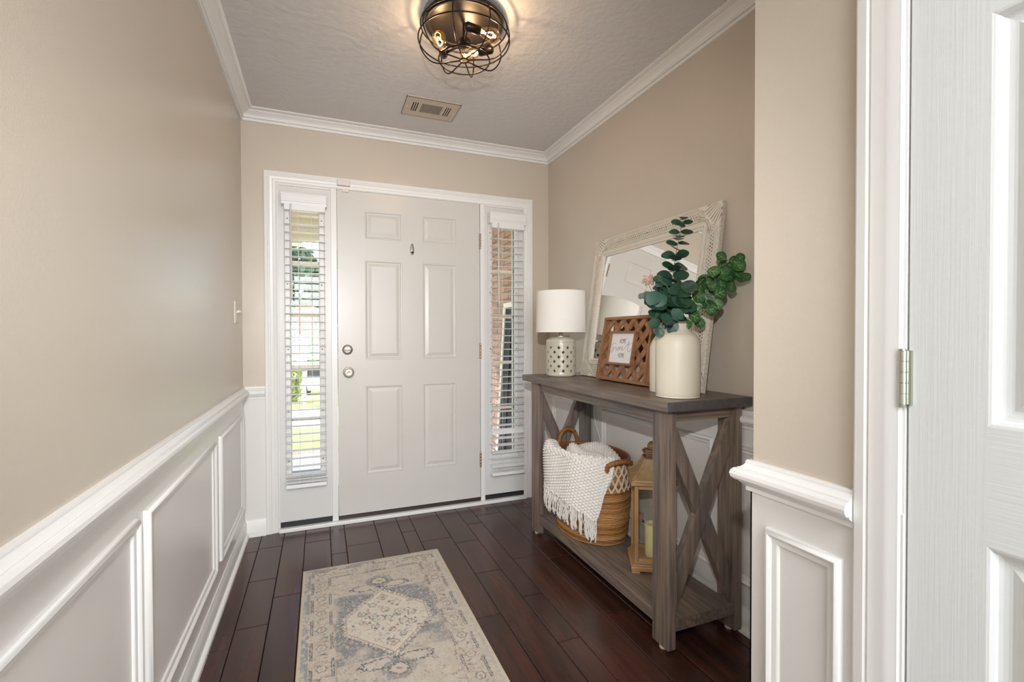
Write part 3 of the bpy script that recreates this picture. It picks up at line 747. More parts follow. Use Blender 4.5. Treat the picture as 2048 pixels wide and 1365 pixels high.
obj('shelf_frame', MB().box(1.176, 1.202, 1.472, 2.498, SZ-.045, SZ-.020).box(1.202, 1.488, 1.388, 1.414, SZ-.045, SZ-.020).box(1.202, 1.488, 2.556, 2.582, SZ-.045, SZ-.020), gwy, ct)
for k in range(3):
    x0 = 1.202+k*(.2865/3); x1 = x0+.2865/3-.0008
    obj('shelf_board', MB().box(x0, x1, 1.386, 2.584, SZ-.045, SZ), gwy, ct, bevel=.0015)
obj('shelf_board', MB().box(1.172, 1.2012, 1.473, 2.497, SZ-.045, SZ), gwy, ct, bevel=.0015)
def brace(y0, y1, xa, za, xb, zb, w, name='brace', x0c=1.202, x1c=1.488, z0c=SZ, z1c=TZ-.082):
    # diagonal board in the XZ plane, ends cut to the legs / shelf
    d = Vector((xb-xa, 0, zb-za)); d.normalize(); n = Vector((-d.z, 0, d.x))*w/2
    A = Vector((xa,0,za)); B = Vector((xb,0,zb))
    poly = [A-n-d*.2, B-n+d*.2, B+n+d*.2, A+n-d*.2]
    def clip(P, f):
        out = []
        for i in range(len(P)):
            p, q = P[i], P[(i+1) % len(P)]; fp_, fq = f(p), f(q)
            if fp_ >= 0: out.append(p)
            if (fp_ >= 0) != (fq >= 0): out.append(p+(q-p)*(fp_/(fp_-fq)))
        return out
    for f in (lambda p: p.x-x0c, lambda p: x1c-p.x, lambda p: p.z-z0c, lambda p: z1c-p.z): poly = clip(poly, f)
    m = len(poly); vs = [(p.x, y0, p.z) for p in poly]+[(p.x, y1, p.z) for p in poly]
    return MB().add(vs, [tuple(range(m-1,-1,-1)), tuple(range(m,2*m))]+[(k,(k+1)%m,m+(k+1)%m,m+k) for k in range(m)])
for (y0, y1) in ((1.400, 1.436), (2.534, 2.570)):
    obj('brace', brace(y0, y1, 1.202, .175, 1.488, .800, .056), gwz, ct, bevel=.002)
    # the other diagonal is cut in two at the crossing
    mx_, mz_ = 1.345, .4875
    obj('brace', brace(y0+.001, y1-.001, 1.202, .800, 1.488, .175, .056, x1c=mx_-.018, z0c=SZ), gwz, ct, bevel=.002)
    obj('brace', brace(y0+.001, y1-.001, 1.202, .800, 1.488, .175, .056, x0c=mx_+.018, z1c=TZ-.082), gwz, ct, bevel=.002)

# ------------------------------------------------------------------ table lamp
lx, ly = 1.297, 2.462
cer = M('crackle glaze ceramic', (1,1,1), .22, spec=.6, attr=True, coat=.3, c2=(.93,.93,.9), nscale=30)
tl = thing('table_lamp', 'small lamp with white drum shade and openwork cream ceramic base on the console', 'lamp', (lx, ly, TZ))
nu, nv = 224, 110; H0, H1 = TZ, TZ+.232
prof = smoothpath([(.074,0,0),(.0825,0,.006),(.085,0,.020),(.085,0,.110),(.085,0,.196),(.081,0,.212),(.068,0,.222),(.050,0,.228),(.030,0,.231)], 16)
cum = [0]
for i in range(1, len(prof)): cum.append(cum[-1]+(prof[i]-prof[i-1]).length)
lv = []; lc = []
for j in range(nv):
    s_ = cum[-1]*j/(nv-1); k = max(i for i in range(len(cum)) if cum[i] <= s_+1e-9); k = min(k, len(cum)-2)
    t = (s_-cum[k])/(cum[k+1]-cum[k]); pr_ = prof[k].lerp(prof[k+1], t)
    for i in range(nu):
        a = 2*math.pi*i/nu; r = pr_.x; zz = pr_.z; colr = srgb(204,198,182)
        if .022 < zz < .200:
            row = (zz-.034)/.0265; nc = 10
            best = 9
            for r0 in (math.floor(row), math.floor(row)+1):
                if r0 < 0 or r0 > 5: continue
                ph = a*nc/(2*math.pi)+.5*(r0 % 2); du = (ph-round(ph))*2*math.pi/nc*.085; dv_ = (row-r0)*.0265
                best = min(best, abs(du)/.0068+abs(dv_)/.0074)
            if best < 1: r -= .014; colr = srgb(40,38,36)  # openings are dents, the shade inside them painted as dark colour
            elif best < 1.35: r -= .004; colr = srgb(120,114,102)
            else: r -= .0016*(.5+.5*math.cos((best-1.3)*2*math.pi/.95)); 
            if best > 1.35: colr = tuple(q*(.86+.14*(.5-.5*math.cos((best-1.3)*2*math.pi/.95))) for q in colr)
        lv.append((lx+r*math.cos(a), ly+r*math.sin(a), TZ+zz)); lc.append(colr)
mb = MB(); mb.v = lv
mb.f = [(j*nu+i, j*nu+(i+1)%nu, (j+1)*nu+(i+1)%nu, (j+1)*nu+i) for j in range(nv-1) for i in range(nu)]
mb.f.append(tuple(range(nu-1,-1,-1))); mb.f.append(tuple((nv-1)*nu+i for i in range(nu)))
obj('lamp_base', mb, cer, tl, smooth=180, col=lc, recalc=False)
obj('base_cap', MB().lathe([(.052,TZ+.226),(.052,TZ+.232),(.046,TZ+.235),(.0005,TZ+.235)], 36, c=(lx,ly,0), cap0=False, cap1=False), nickel, tl, smooth=40)
obj('neck', MB().lathe([(.011,TZ+.233),(.011,TZ+.258),(.008,TZ+.262),(.008,TZ+.330),(.0005,TZ+.331)], 20, c=(lx,ly,0), cap0=False, cap1=False), nickel, tl, smooth=40)
shm = M('white linen shade', srgb(238,236,230), .85, spec=.2, c2=srgb(233,231,224), nscale=1, stretch=(300,300,300), bump=.08, bscale=300)
sh = obj('lamp_shade', MB().lathe([(.1405,1.184),(.1440,1.184),(.1405,1.421),(.1375,1.421),(.1405,1.186)], 72, c=(lx,ly,0), cap0=False, cap1=False), shm, tl, smooth=50)
for (r, z) in ((.1427,1.186),(.1395,1.419)):
    obj('shade_rim', MB().tube(circ(r, z, 64, lx, ly), .0022, 6, closed=True), shm, sh, smooth=80)
obj('harp', MB().tube([(lx-.14,ly,1.40),(lx,ly,1.395),(lx+.14,ly,1.40)], .0018, 6).tube([(lx,ly-.14,1.40),(lx,ly,1.395),(lx,ly+.14,1.40)], .0018, 6), nickel, tl)
tag(obj('lamp_cord', MB().tube(smoothpath([(1.5425,2.505,.945),(1.5425,2.498,.925),(1.5420,2.476,.80),(1.537,2.49,.70),(1.536,2.465,.627),(1.535,2.43,.57),(1.536,2.37,.42),(1.536,2.33,.33)], 6), .0024, 7), cordm, smooth=80), 'thin white lamp cord hanging behind the far console leg', 'cord')
obj('cord_lead', MB().tube([(lx+.075,ly+.03,TZ+.0035),(1.45,2.51,TZ+.0035),(1.535,2.508,TZ+.0035)], .0024, 7), cordm, tl, smooth=80)

# ------------------------------------------------------------------ leaning mirror
MW, MH, MF, MT = .955, .795, .104, .022
tilt = math.atan2(.113, .787); st_, ct_ = math.sin(tilt), math.cos(tilt)
MX0, MYL = 1.4145, 2.440
Mm = basis((0,-1,0), (st_,0,ct_), (-ct_,0,st_), (MX0, MYL, TZ+.0035))
mi = thing('leaning_mirror', 'large whitewashed carved mirror leaning on the wall above the console', 'mirror', Mm)
q = .0021; gx = np.arange(0, MW+q/2, q); gy = np.arange(0, MH+q/2, q); gx = gx*MW/gx[-1]; gy = gy*MH/gy[-1]
QX, QY = np.meshgrid(gx, gy)
dxm = np.minimum(QX, MW-QX); dym = np.minimum(QY, MH-QY)
dd = np.minimum(dxm, dym); sd = np.where(dym < dxm, dxm, dym)       # across, along (from nearest corner)
hgt = np.full(QX.shape, -.004)
hgt += .006*np.clip((MF-dd)/.010, 0, 1)
dark = np.zeros(QX.shape)
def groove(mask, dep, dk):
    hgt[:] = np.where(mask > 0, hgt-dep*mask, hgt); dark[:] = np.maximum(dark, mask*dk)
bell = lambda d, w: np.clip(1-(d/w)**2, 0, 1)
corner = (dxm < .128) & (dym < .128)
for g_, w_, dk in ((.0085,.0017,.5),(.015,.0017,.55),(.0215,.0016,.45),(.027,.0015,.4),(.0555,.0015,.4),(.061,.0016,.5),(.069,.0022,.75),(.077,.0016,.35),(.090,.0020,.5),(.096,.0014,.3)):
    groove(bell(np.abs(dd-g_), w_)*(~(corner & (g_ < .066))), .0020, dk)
# guilloche braid in the middle band
bt = dd-.0412; along = sd
band = (np.abs(bt) < .0125) & ~corner
br = np.minimum(np.abs(bt-.0095*np.sin(along*2*math.pi/.030)), np.abs(bt+.0095*np.sin(along*2*math.pi/.030)))
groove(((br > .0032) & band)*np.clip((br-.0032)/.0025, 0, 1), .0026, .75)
# corner scrolls: a leaf fan on the diagonal between two volutes
cxm, cym = np.minimum(QX, MW-QX), np.minimum(QY, MH-QY)
for (ax, ay) in ((.118, .040), (.040, .118)):
    d_ = np.hypot(cxm-ax, cym-ay); th = np.arctan2(cym-ay, cxm-ax)
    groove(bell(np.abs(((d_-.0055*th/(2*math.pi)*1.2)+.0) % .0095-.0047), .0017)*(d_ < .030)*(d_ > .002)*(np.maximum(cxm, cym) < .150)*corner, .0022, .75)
ang = np.arctan2(cym-.066, cxm-.066); rad = np.hypot(cxm-.066, cym-.066)
u_ = (cxm+cym)/math.sqrt(2); v_ = (cxm-cym)/math.sqrt(2)
fan = np.abs(((v_/(.35+u_*9)) % .016)-.008)
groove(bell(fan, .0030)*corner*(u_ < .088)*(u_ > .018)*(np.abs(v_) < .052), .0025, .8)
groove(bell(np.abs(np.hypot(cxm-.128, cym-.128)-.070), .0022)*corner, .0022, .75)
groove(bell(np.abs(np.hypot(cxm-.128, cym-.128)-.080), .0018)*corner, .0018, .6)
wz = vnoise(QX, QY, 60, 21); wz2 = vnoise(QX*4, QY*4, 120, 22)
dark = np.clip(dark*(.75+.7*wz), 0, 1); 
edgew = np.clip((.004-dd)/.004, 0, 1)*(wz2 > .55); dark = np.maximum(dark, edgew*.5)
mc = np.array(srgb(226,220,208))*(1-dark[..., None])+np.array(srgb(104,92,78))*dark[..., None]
mc *= (.95+.08*wz2)[..., None]
keep = dd <= MF+q
iid = -np.ones(QX.shape, int); iid[keep] = np.arange(keep.sum())
fq_ = np.stack([iid[:-1,:-1], iid[:-1,1:], iid[1:,1:], iid[1:,:-1]], -1).reshape(-1, 4); fq_ = fq_[(fq_ >= 0).all(1)]
hgt[dd <= q*.6] = -.004
mb = MB(); mb.v = np.stack([QX[keep], QY[keep], hgt[keep]], -1).tolist(); mb.f = fq_.tolist()
mirm = M('whitewashed carved wood', (1,1,1), .6, spec=.3, attr=True)
obj('carved_face', mb, mirm, mi, local=True, recalc=False, smooth=60, col=mc[keep])
edm = M('whitewashed edge', srgb(214,208,198), .6, c2=srgb(184,174,160), nscale=20, stretch=(1,6,6))
obj('frame_body', MB().box(0, MW, 0, MF, -MT, -.004).box(0, MW, MH-MF, MH, -MT, -.004).box(0, MF, MF, MH-MF, -MT, -.004).box(MW-MF, MW, MF, MH-MF, -MT, -.004), edm, mi, local=True)
obj('mirror_glass', MB().box(MF-.004, MW-MF+.004, MF-.004, MH-MF+.004, -MT+.002, -.0075), M('silvered glass', (.93,.94,.93), .015, metal=1), mi, local=True)

# ------------------------------------------------------------------ lattice picture with lettering
PWd, PHt, PD = .410, .330, .040
tp = R(10.5); sp, cp = math.sin(tp), math.cos(tp)
Mp = basis((0,-1,0), (sp,0,cp), (-cp,0,sp), (1.358, 2.187, TZ+.0080))
pc = thing('lattice_picture', 'brown wooden lattice frame reading home sweet home leaning on the mirror', 'picture frame', Mp)
def redwood(axis, nm):
    s3 = [40,40,40]; s3[axis] = 3
    return M('brown stained pine '+nm, srgb(130,92,66), .55, spec=.35, c2=srgb(166,122,90), nscale=1.3, stretch=tuple(s3), bump=.2, bscale=2, bstretch=tuple(s3))
rwx, rwy = redwood(0,'x'), redwood(1,'y')
fw2 = .016
obj('frame_rail', MB().box(0, PWd, 0, fw2, -PD, 0), rwx, pc, local=True, bevel=.0015)
obj('frame_rail', MB().box(0, PWd, PHt-fw2, PHt, -PD, 0), rwx, pc, local=True, bevel=.0015)
obj('frame_stile', MB().box(0, fw2, fw2, PHt-fw2, -PD, 0), rwy, pc, local=True, bevel=.0015)
obj('frame_stile', MB().box(PWd-fw2, PWd, fw2, PHt-fw2, -PD, 0), rwy, pc, local=True, bevel=.0015)
def clip_poly(P, fs_):
    for f in fs_:
        out = []
        for i in range(len(P)):
            p, q_ = P[i], P[(i+1) % len(P)]; a, b_ = f(p), f(q_)
            if a >= 0: out.append(p)
            if (a >= 0) != (b_ >= 0): t = a/(a-b_); out.append((p[0]+(q_[0]-p[0])*t, p[1]+(q_[1]-p[1])*t))
        P = out
        if len(P) < 3: return []
    return P
rwd = M('brown stained lattice', srgb(134,94,66), .55, spec=.35, c2=srgb(166,122,90), nscale=30, bump=.15, bscale=120)
hwS = .0138; ang_ = R(48)
for layer, sgn, z0, z1 in ((0, 1, -.0125, -.0065), (1, -1, -.0190, -.0130)):
    d = (math.cos(ang_), sgn*math.sin(ang_)); nn = (-d[1], d[0]); sp_ = .0635
    for k in range(-8, 9):
        cxk, cyk = PWd/2+nn[0]*sp_*k, PHt/2+nn[1]*sp_*k
        P = [(cxk-d[0]-nn[0]*hwS, cyk-d[1]-nn[1]*hwS), (cxk+d[0]-nn[0]*hwS, cyk+d[1]-nn[1]*hwS), (cxk+d[0]+nn[0]*hwS, cyk+d[1]+nn[1]*hwS), (cxk-d[0]+nn[0]*hwS, cyk-d[1]+nn[1]*hwS)]
        P = clip_poly(P, [lambda p: p[0]-fw2, lambda p: PWd-fw2-p[0], lambda p: p[1]-fw2, lambda p: PHt-fw2-p[1]])
        if len(P) < 3: continue
        m = len(P)
        obj('lattice_slat', MB().add([(x, y, z0) for x, y in P]+[(x, y, z1) for x, y in P], [tuple(range(m-1,-1,-1)), tuple(range(m,2*m))]+[(i,(i+1)%m,m+(i+1)%m,m+i) for i in range(m)]), rwd, pc, local=True)
CX0, CX1, CY0, CY1 = .094, .306, .082, .252
f3 = .011
cfr = obj('inner_frame', MB().box(CX0, CX1, CY0, CY0+f3, -.0065, .012).box(CX0, CX1, CY1-f3, CY1, -.0065, .012).box(CX0, CX0+f3, CY0+f3, CY1-f3, -.0065, .012).box(CX1-f3, CX1, CY0+f3, CY1-f3, -.0065, .012), rwx, pc, local=True, bevel=.001)
W[cfr.name] = W[pc.name]
card = obj('card', MB().box(CX0+f3, CX1-f3, CY0+f3, CY1-f3, -.0060, .0020), M('white card', srgb(236,235,237), .7), pc, local=True)
ink = M('black ink', srgb(28,28,30), .7)
def text_mesh(txt, size, xs_):
    cu = bpy.data.curves.new('t', 'FONT'); cu.body = txt; cu.size = size; cu.align_x = 'CENTER'; cu.align_y = 'CENTER'; cu.extrude = .0002; cu.space_character = 1.05; cu.offset = -.00045
    to = bpy.data.objects.new('t', cu); COL.objects.link(to); bpy.context.view_layer.update()
    me = bpy.data.meshes.new_from_object(to.evaluated_get(bpy.context.evaluated_depsgraph_get()))
    bpy.data.objects.remove(to); me.transform(Matrix.Diagonal((xs_, 1, 1, 1))); me.materials.clear(); me.materials.append(ink); return me
cxm_, cw_, chh = (CX0+CX1)/2, CX1-CX0-2*f3, CY1-CY0-2*f3
hm = text_mesh('HOME', .0345, .52)
for (fx, fy) in ((.505, .735), (.515, .245)):
    place('lettering', hm, card, Matrix.Translation((CX0+f3+cw_*fx, CY0+f3+chh*fy, .0023)))
def stroke(pts, w):
    sm = smoothpath([Vector((p[0], p[1], 0)) for p in pts], 6); mb = MB(); vs = []
    for i, p in enumerate(sm):
        t = sm[min(i+1, len(sm)-1)]-sm[max(i-1, 0)]; t = t.normalized() if t.length > 1e-9 else Vector((1,0,0)); n = Vector((-t.y, t.x, 0))
        ww = w*(.65+.7*abs(t.y)); vs += [p+n*ww, p-n*ww]
    return mb.add([(v.x, v.y, .0024) for v in vs], [(2*i, 2*i+1, 2*i+3, 2*i+2) for i in range(len(sm)-1)])
def cpt(x, y):
    f = (y-415)/480; l = 455-105*f; r = 865-110*f; g = (x-l)/(r-l); vv = (y-(415+0*g))/(470+40*g)
    return (CX0+f3+cw_*g, CY0+f3+chh*(1-vv))
sweet = [(505,592),(488,570),(462,572),(444,600),(440,632),(452,668),(444,705),(420,728),(409,716),(432,682),(478,652),(500,640),(503,688),(516,690),(528,650),(530,688),(543,690),(556,640),(566,668),(590,652),(586,634),(570,640),(562,672),(576,692),(604,676),(628,652),(626,634),(608,642),(602,672),(616,692),(650,672),(690,630),(722,584),(744,552),(736,600),(716,660),(704,702),(716,722),(748,706),(778,664)]
W[card.name] = W[pc.name]
obj('lettering', stroke([cpt(*p) for p in sweet], .00065), ink, card, local=True, recalc=False)
obj('lettering', stroke([cpt(*p) for p in ((694,604),(730,604),(770,588),(812,568))], .0006), ink, card, local=True, recalc=False)

# ------------------------------------------------------------------ vases
cvm = M('cream matte ceramic', srgb(226,220,203), .42, spec=.45, c2=srgb(221,214,196), nscale=5, bump=.06, bscale=90)
def vase(label, x, y, R_, H_, rn, sh0):
    pr_ = smoothpath([(.0005,0,.0),(R_*.90,0,.0),(R_*.985,0,.008),(R_,0,.030),(R_,0,H_*.35),(R_,0,sh0-.02),(R_*.975,0,sh0+.008),(R_*.86,0,sh0+.030),(rn*1.25,0,sh0+.046),(rn,0,sh0+.060),(rn*.98,0,H_-.012),(rn*1.02,0,H_),(rn*.86,0,H_-.002),(rn*.80,0,H_-.03),(rn*.80,0,sh0+.03)], 5)
    t = thing('vase', label, 'vase', (x, y, TZ), group='cream bottle vases')
    obj('vase_body', MB().lathe([(max(p.x,.0005), TZ+p.z) for p in pr_], 64, c=(x,y,0), cap0=False, cap1=False), cvm, t, smooth=60)
    return t
VX, VY = 1.280, 1.466
vase('large cream bottle vase holding eucalyptus at the near end of the console', VX, VY, .083, .305, .0425, .205)
vase('smaller cream vase half hidden behind the large vase', 1.342, 1.617, .060, .262, .034, .178)

# ------------------------------------------------------------------ greenery: one thing per stem
def leaf_mesh(name, mat, l, w, cup, fold, vein=None, base_c=(.05,.16,.09)):
    nu, nv = (21, 23) if vein else (9, 11); vs = []; cs_ = []
    for j in range(nv):
        t = j/(nv-1); ww = w*max(.03, math.sin(math.pi*(.03+t*.94)))**.62
        for i in range(nu):
            s_ = i/(nu-1)*2-1
            z = cup*(t*t)*l+fold*(abs(s_)**1.5)*ww*.5+.03*math.sin(t*9+s_*4)*.3
            vs.append((s_*ww, t*l, z))
            cc = tuple(q_*(.90+.2*t) for q_ in base_c)
            if vein and (abs(s_) < .06 and t < .8 or (abs((t*3.2-abs(s_)*1.5+.2) % 1-.5) < .055 and abs(s_) < .62 and .08 < t < .8)): cc = vein
            cs_.append(cc)
    fs = [(j*nu+i, j*nu+i+1, (j+1)*nu+i+1, (j+1)*nu+i) for j in range(nv-1) for i in range(nu-1)]
    return mesh_of(name, MB().add(vs, fs), mat, 180, None, cs_)
lm1 = M('eucalyptus leaf', (1,1,1), .42, spec=.45, attr=True, rnd=.30, c2=(.82,.92,.95), nscale=30)
lm2 = M('veined green leaf', (1,1,1), .40, spec=.45, attr=True, rnd=.22)
stm = M('green stem', srgb(112,128,84), .5)
E1 = [leaf_mesh('leaf', lm1, 1, .46, .12, .25, None, srgb(42,72,54)), leaf_mesh('leaf', lm1, 1, .44, -.18, .15, None, srgb(50,80,66)), leaf_mesh('leaf', lm1, 1, .42, .05, .10, None, srgb(40,70,48))]
E2 = [leaf_mesh('leaf', lm2, 1, .52, -.10, .12, srgb(142,172,116), srgb(48,92,50)), leaf_mesh('leaf', lm2, 1, .48, .10, .20, srgb(136,164,106), srgb(54,98,54))]
def leaf_at(parent, me, p, dirv, normal, size):
    y = Vector(dirv).normalized(); z = Vector(normal); z = (z-y*z.dot(y))
    z = z.normalized() if z.length > 1e-5 else y.orthogonal().normalized(); x = y.cross(z)
    Mx = basis(x*size, y*size, z*size, p)
    return place('leaf', me, parent, W[parent.name].inverted() @ Mx)
rp = random.Random(5)
neck = Vector((VX, VY, TZ+.305)); inside = Vector((VX, VY, TZ+.200))
def toward_cam(p): return (Vector((0,0,CAM_H))-Vector(p)).normalized()
# upright eucalyptus
sp1 = thing('eucalyptus_sprig', 'tall upright eucalyptus sprig with paired leaves in the large vase', 'plant', inside)
path = smoothpath([inside, neck+Vector((-.004,.004,0)), at(1342,600,1.835), at(1350,520,1.84), at(1366,438,1.845)], 8)
obj('stem', MB().tube(path, [.0028-.0018*i/(len(path)-1) for i in range(len(path))], 7), stm, sp1, smooth=80)
NP = 20
for k in range(NP):
    f = .40+.595*k/(NP-1); i = min(len(path)-2, int(f*(len(path)-1))); p = path[i].lerp(path[i+1], f*(len(path)-1)-i); ax = (path[i+1]-path[i]).normalized()
    size = .074-.038*(k/(NP-1))**.9
    a0 = (k % 2)*1.15+rp.uniform(-.2,.2)
    for s_ in (0, 1):
        a = a0+s_*math.pi; o_ = RT*math.cos(a)+Vector((FW.x,FW.y,0))*math.sin(a)
        dv = o_+ax*rp.uniform(-.05,.25)
        tiltv = toward_cam(p)*rp.uniform(.45,1.1)
        leaf_at(sp1, E1[rp.randrange(3)], p+o_*.002, dv, ax*.8+tiltv, size*rp.uniform(.92,1.12))
# bushy eucalyptus nodding towards the room
sp2 = thing('eucalyptus_sprig', 'bushy eucalyptus sprig bending forward over the vase rim', 'plant', inside)
path = smoothpath([inside, neck+Vector((-.012,-.008,0)), at(1345,610,1.79), at(1335,575,1.74), at(1318,560,1.70)], 8)
obj('stem', MB().tube(path, [.0026-.0014*i/(len(path)-1) for i in range(len(path))], 7), stm, sp2, smooth=80)
for k in range(52):
    u = 1342+rp.gauss(0,20); v = 600+rp.gauss(0,20); p = at(min(1380,max(1304,u)), min(636,max(568,v)), rp.uniform(1.73,1.84))
    c0 = at(1340,600,1.86); o_ = (p-c0).normalized()
    dv = RT*rp.uniform(-1,1)-UP*rp.uniform(-.1,.8)-FW*.3
    leaf_at(sp2, E1[rp.randrange(3)], p-dv.normalized()*.02, dv, -FW+UP*rp.uniform(.2,.9)+RT*rp.uniform(-.4,.4), rp.uniform(.044,.062))
# rounded veined branch on the right
sp3 = thing('veined_leaf_sprig', 'branch of round veined green leaves leaning right in the large vase', 'plant', inside)
path = smoothpath([inside, neck+Vector((.010,-.004,0)), at(1378,605,1.835), at(1405,560,1.83), at(1440,535,1.83), at(1466,522,1.83)], 8)
obj('stem', MB().tube(path, [.0030-.0018*i/(len(path)-1) for i in range(len(path))], 7), stm, sp3, smooth=80)
for k in range(66):
    f = rp.uniform(.40, 1.0); i = min(len(path)-2, int(f*(len(path)-1))); b0 = path[i]
    p = b0+RT*rp.uniform(-.020,.075)*(1.15-.7*f)+UP*rp.uniform(-.085,.022)*(1.35-.8*f)+FW*rp.uniform(-.035,.04)
    dv = RT*rp.uniform(-.3,1)+UP*rp.uniform(-.8,.5)-FW*rp.uniform(0,.4)
    leaf_at(sp3, E2[rp.randrange(2)], p, dv, -FW+UP*rp.uniform(0,.7)+RT*rp.uniform(-.5,.5), rp.uniform(.036,.050))
for (u, v, du, dv_, sz) in ((1452,520,-.4,.3,.042),(1458,522,1,-.1,.046),(1448,545,.8,-.5,.044),(1440,560,.3,-1,.042),(1378,628,1,-.5,.048),(1370,640,.4,-1,.040)):
    leaf_at(sp3, E2[0], at(u,v,1.80), RT*du+UP*dv_, -FW+UP*.3, sz)
# low leaves and flowers on the left
sp4 = thing('flower_sprig', 'thin sprig of pink flowers and small leaves on the left of the large vase', 'plant', inside)
fm = M('dusty pink bloom', srgb(186,146,138), .8, rnd=.15); fy_ = M('yellow green bud', srgb(172,166,84), .7)
petal = mesh_of('bloom', MB().lathe([(.0003,-.004),(.003,-.003),(.0042,0),(.003,.003),(.0003,.004)], 7, cap0=False, cap1=False), fm, 180)
bud = mesh_of('bud', MB().lathe([(.0003,-.003),(.0022,-.002),(.003,0),(.0022,.002),(.0003,.003)], 6, cap0=False, cap1=False), fy_, 180)
for (pts, tips) in (([inside, neck+Vector((-.02,.004,-.004)), at(1318,610,1.83), at(1300,575,1.82), at(1296,560,1.82)], (1296,561)),
                    ([inside, neck+Vector((-.022,.0,-.004)), at(1322,630,1.80), at(1305,605,1.79), at(1292,592,1.79)], (1293,592))):
    ph = smoothpath(pts, 6)
    obj('stem', MB().tube(ph, .0012, 6), stm, sp4, smooth=80)
    for k in range(30):
        p = at(tips[0]+rp.gauss(0,5.5), tips[1]+rp.gauss(0,5), 1.81+rp.uniform(-.01,.01))
        place('bloom' if k % 3 else 'bud', petal if k % 3 else bud, sp4, W[sp4.name].inverted() @ Matrix.Translation(p) @ Matrix.Scale(rp.uniform(1.0,1.9), 4))
for (u, v, du, dv_, sz, e_) in ((1312,572,.6,.5,.040,1),(1306,560,.9,.1,.036,0),(1322,566,1,.2,.044,1),(1300,585,-.6,-.5,.034,2),(1286,587,-.4,-.6,.026,2),(1308,600,-.8,-.4,.040,0),
                            (1322,622,-.9,-.3,.046,1),(1318,640,-.8,-.6,.044,0),(1326,648,-.7,-.8,.046,1),(1322,655,-.3,-1,.040,0),(1345,640,.1,-1,.046,1),(1352,642,-.5,-.9,.052,1),(1335,630,-1,-.2,.044,0),(1314,630,-.6,.2,.036,2)):
    leaf_at(sp4, E1[e_], at(u,v,1.79), RT*du+UP*dv_, -FW+UP*.5+RT*rp.uniform(-.3,.3), sz)

# ------------------------------------------------------------------ basket
BX, BY, BA, BB, BZ0, BZ1 = 1.352, 2.222, .172, .243, SZ+.001, .530
bk = thing('woven_basket', 'oval coiled brown wicker basket with macrame trim on the console shelf', 'basket', (BX, BY, BZ0))
nco = 46; nu = 132; per_c = 5; nv = nco*per_c+1
wick = M('coiled water hyacinth', (1,1,1), .62, spec=.3, attr=True, bump=.5, bscale=240)
def bscale(t): return .93+.10*math.sin(min(1, t*1.15)*math.pi*.62)
bv = []; bc = []; rb = random.Random(9)
ccol = [np.array(srgb(*[(172,122,70),(194,146,90),(146,98,54),(182,132,76)][rb.randrange(4)])) for _ in range(nco+1)]
for j in range(nv):
    t = j/(nv-1); s_ = bscale(t); k = min(nco-1, int(t*nco)); fr_ = (t*nco) % 1
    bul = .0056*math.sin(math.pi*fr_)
    for i in range(nu):
        a = 2*math.pi*i/nu; wv = .0012*math.sin(a*9+k*2.1)+.0008*math.sin(a*31+k*5)
        rx, ry = BA*s_+bul+wv, BB*s_+bul+wv
        bv.append((BX+rx*math.cos(a), BY+ry*math.sin(a), BZ0+(BZ1-BZ0)*t))
        sh_ = .30+.92*math.sin(math.pi*fr_); n_ = .82+.36*rb.random()*(.6+.4*math.sin(a*13+k*3))  # coil crowns lightened and gaps darkened: highlight and shade painted into the colour
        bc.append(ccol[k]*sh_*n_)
mb = MB(); mb.v = bv; mb.f = [(j*nu+i, j*nu+(i+1)%nu, (j+1)*nu+(i+1)%nu, (j+1)*nu+i) for j in range(nv-1) for i in range(nu)]
n0 = len(mb.v)
for (sc_, zz) in ((.965, BZ1), (.94, BZ1-.02), (.92, .30), (.86, BZ0+.012), (.01, BZ0+.012)):
    for i in range(nu):
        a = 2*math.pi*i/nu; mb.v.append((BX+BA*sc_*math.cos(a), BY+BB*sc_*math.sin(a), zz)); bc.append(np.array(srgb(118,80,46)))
top = (nv-1)*nu
mb.f += [(top+i, top+(i+1)%nu, n0+(i+1)%nu, n0+i) for i in range(nu)]
for r_ in range(4): mb.f += [(n0+r_*nu+i, n0+r_*nu+(i+1)%nu, n0+(r_+1)*nu+(i+1)%nu, n0+(r_+1)*nu+i) for i in range(nu)]
mb.f.append(tuple(range(nu-1,-1,-1)))
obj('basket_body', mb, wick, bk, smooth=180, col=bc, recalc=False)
def ell(a, off, z, t=1.0): return Vector((BX+(BA*bscale(t)+off)*math.cos(a), BY+(BB*bscale(t)+off)*math.sin(a), z))
hm_ = M('wrapped rattan handle', srgb(158,106,58), .55, c2=srgb(120,76,40), nscale=1, stretch=(160,160,160))
def wrap(path_, r):
    ph = smoothpath(path_, 10); return MB().tube(ph, [r*(1+.12*math.sin(i*1.9)) for i in range(len(ph))], 10)
yF = BY+BB*bscale(1)
obj('handle', wrap([(BX-.058,yF,.485),(BX-.060,yF+.004,.545),(BX-.040,yF+.006,.596),(BX,yF+.007,.616),(BX+.040,yF+.006,.596),(BX+.060,yF+.004,.545),(BX+.058,yF,.485)], .0125), hm_, bk, smooth=80)
yN = BY-BB*bscale(1)
obj('handle', wrap([(BX-.062,yN-.004,.500),(BX-.066,yN-.016,.530),(BX-.045,yN-.030,.545),(BX,yN-.034,.550),(BX+.045,yN-.030,.545),(BX+.066,yN-.016,.530),(BX+.062,yN-.004,.500)], .0125), hm_, bk, smooth=80)
obj('rim', MB().tube([ell(2*math.pi*k/96, -.002, BZ1+.002) for k in range(96)], .0085, 8, closed=True), hm_, bk, smooth=80)
mc_ = M('macrame cord', srgb(222,206,186), .85)
mm = MB(); ND = 32
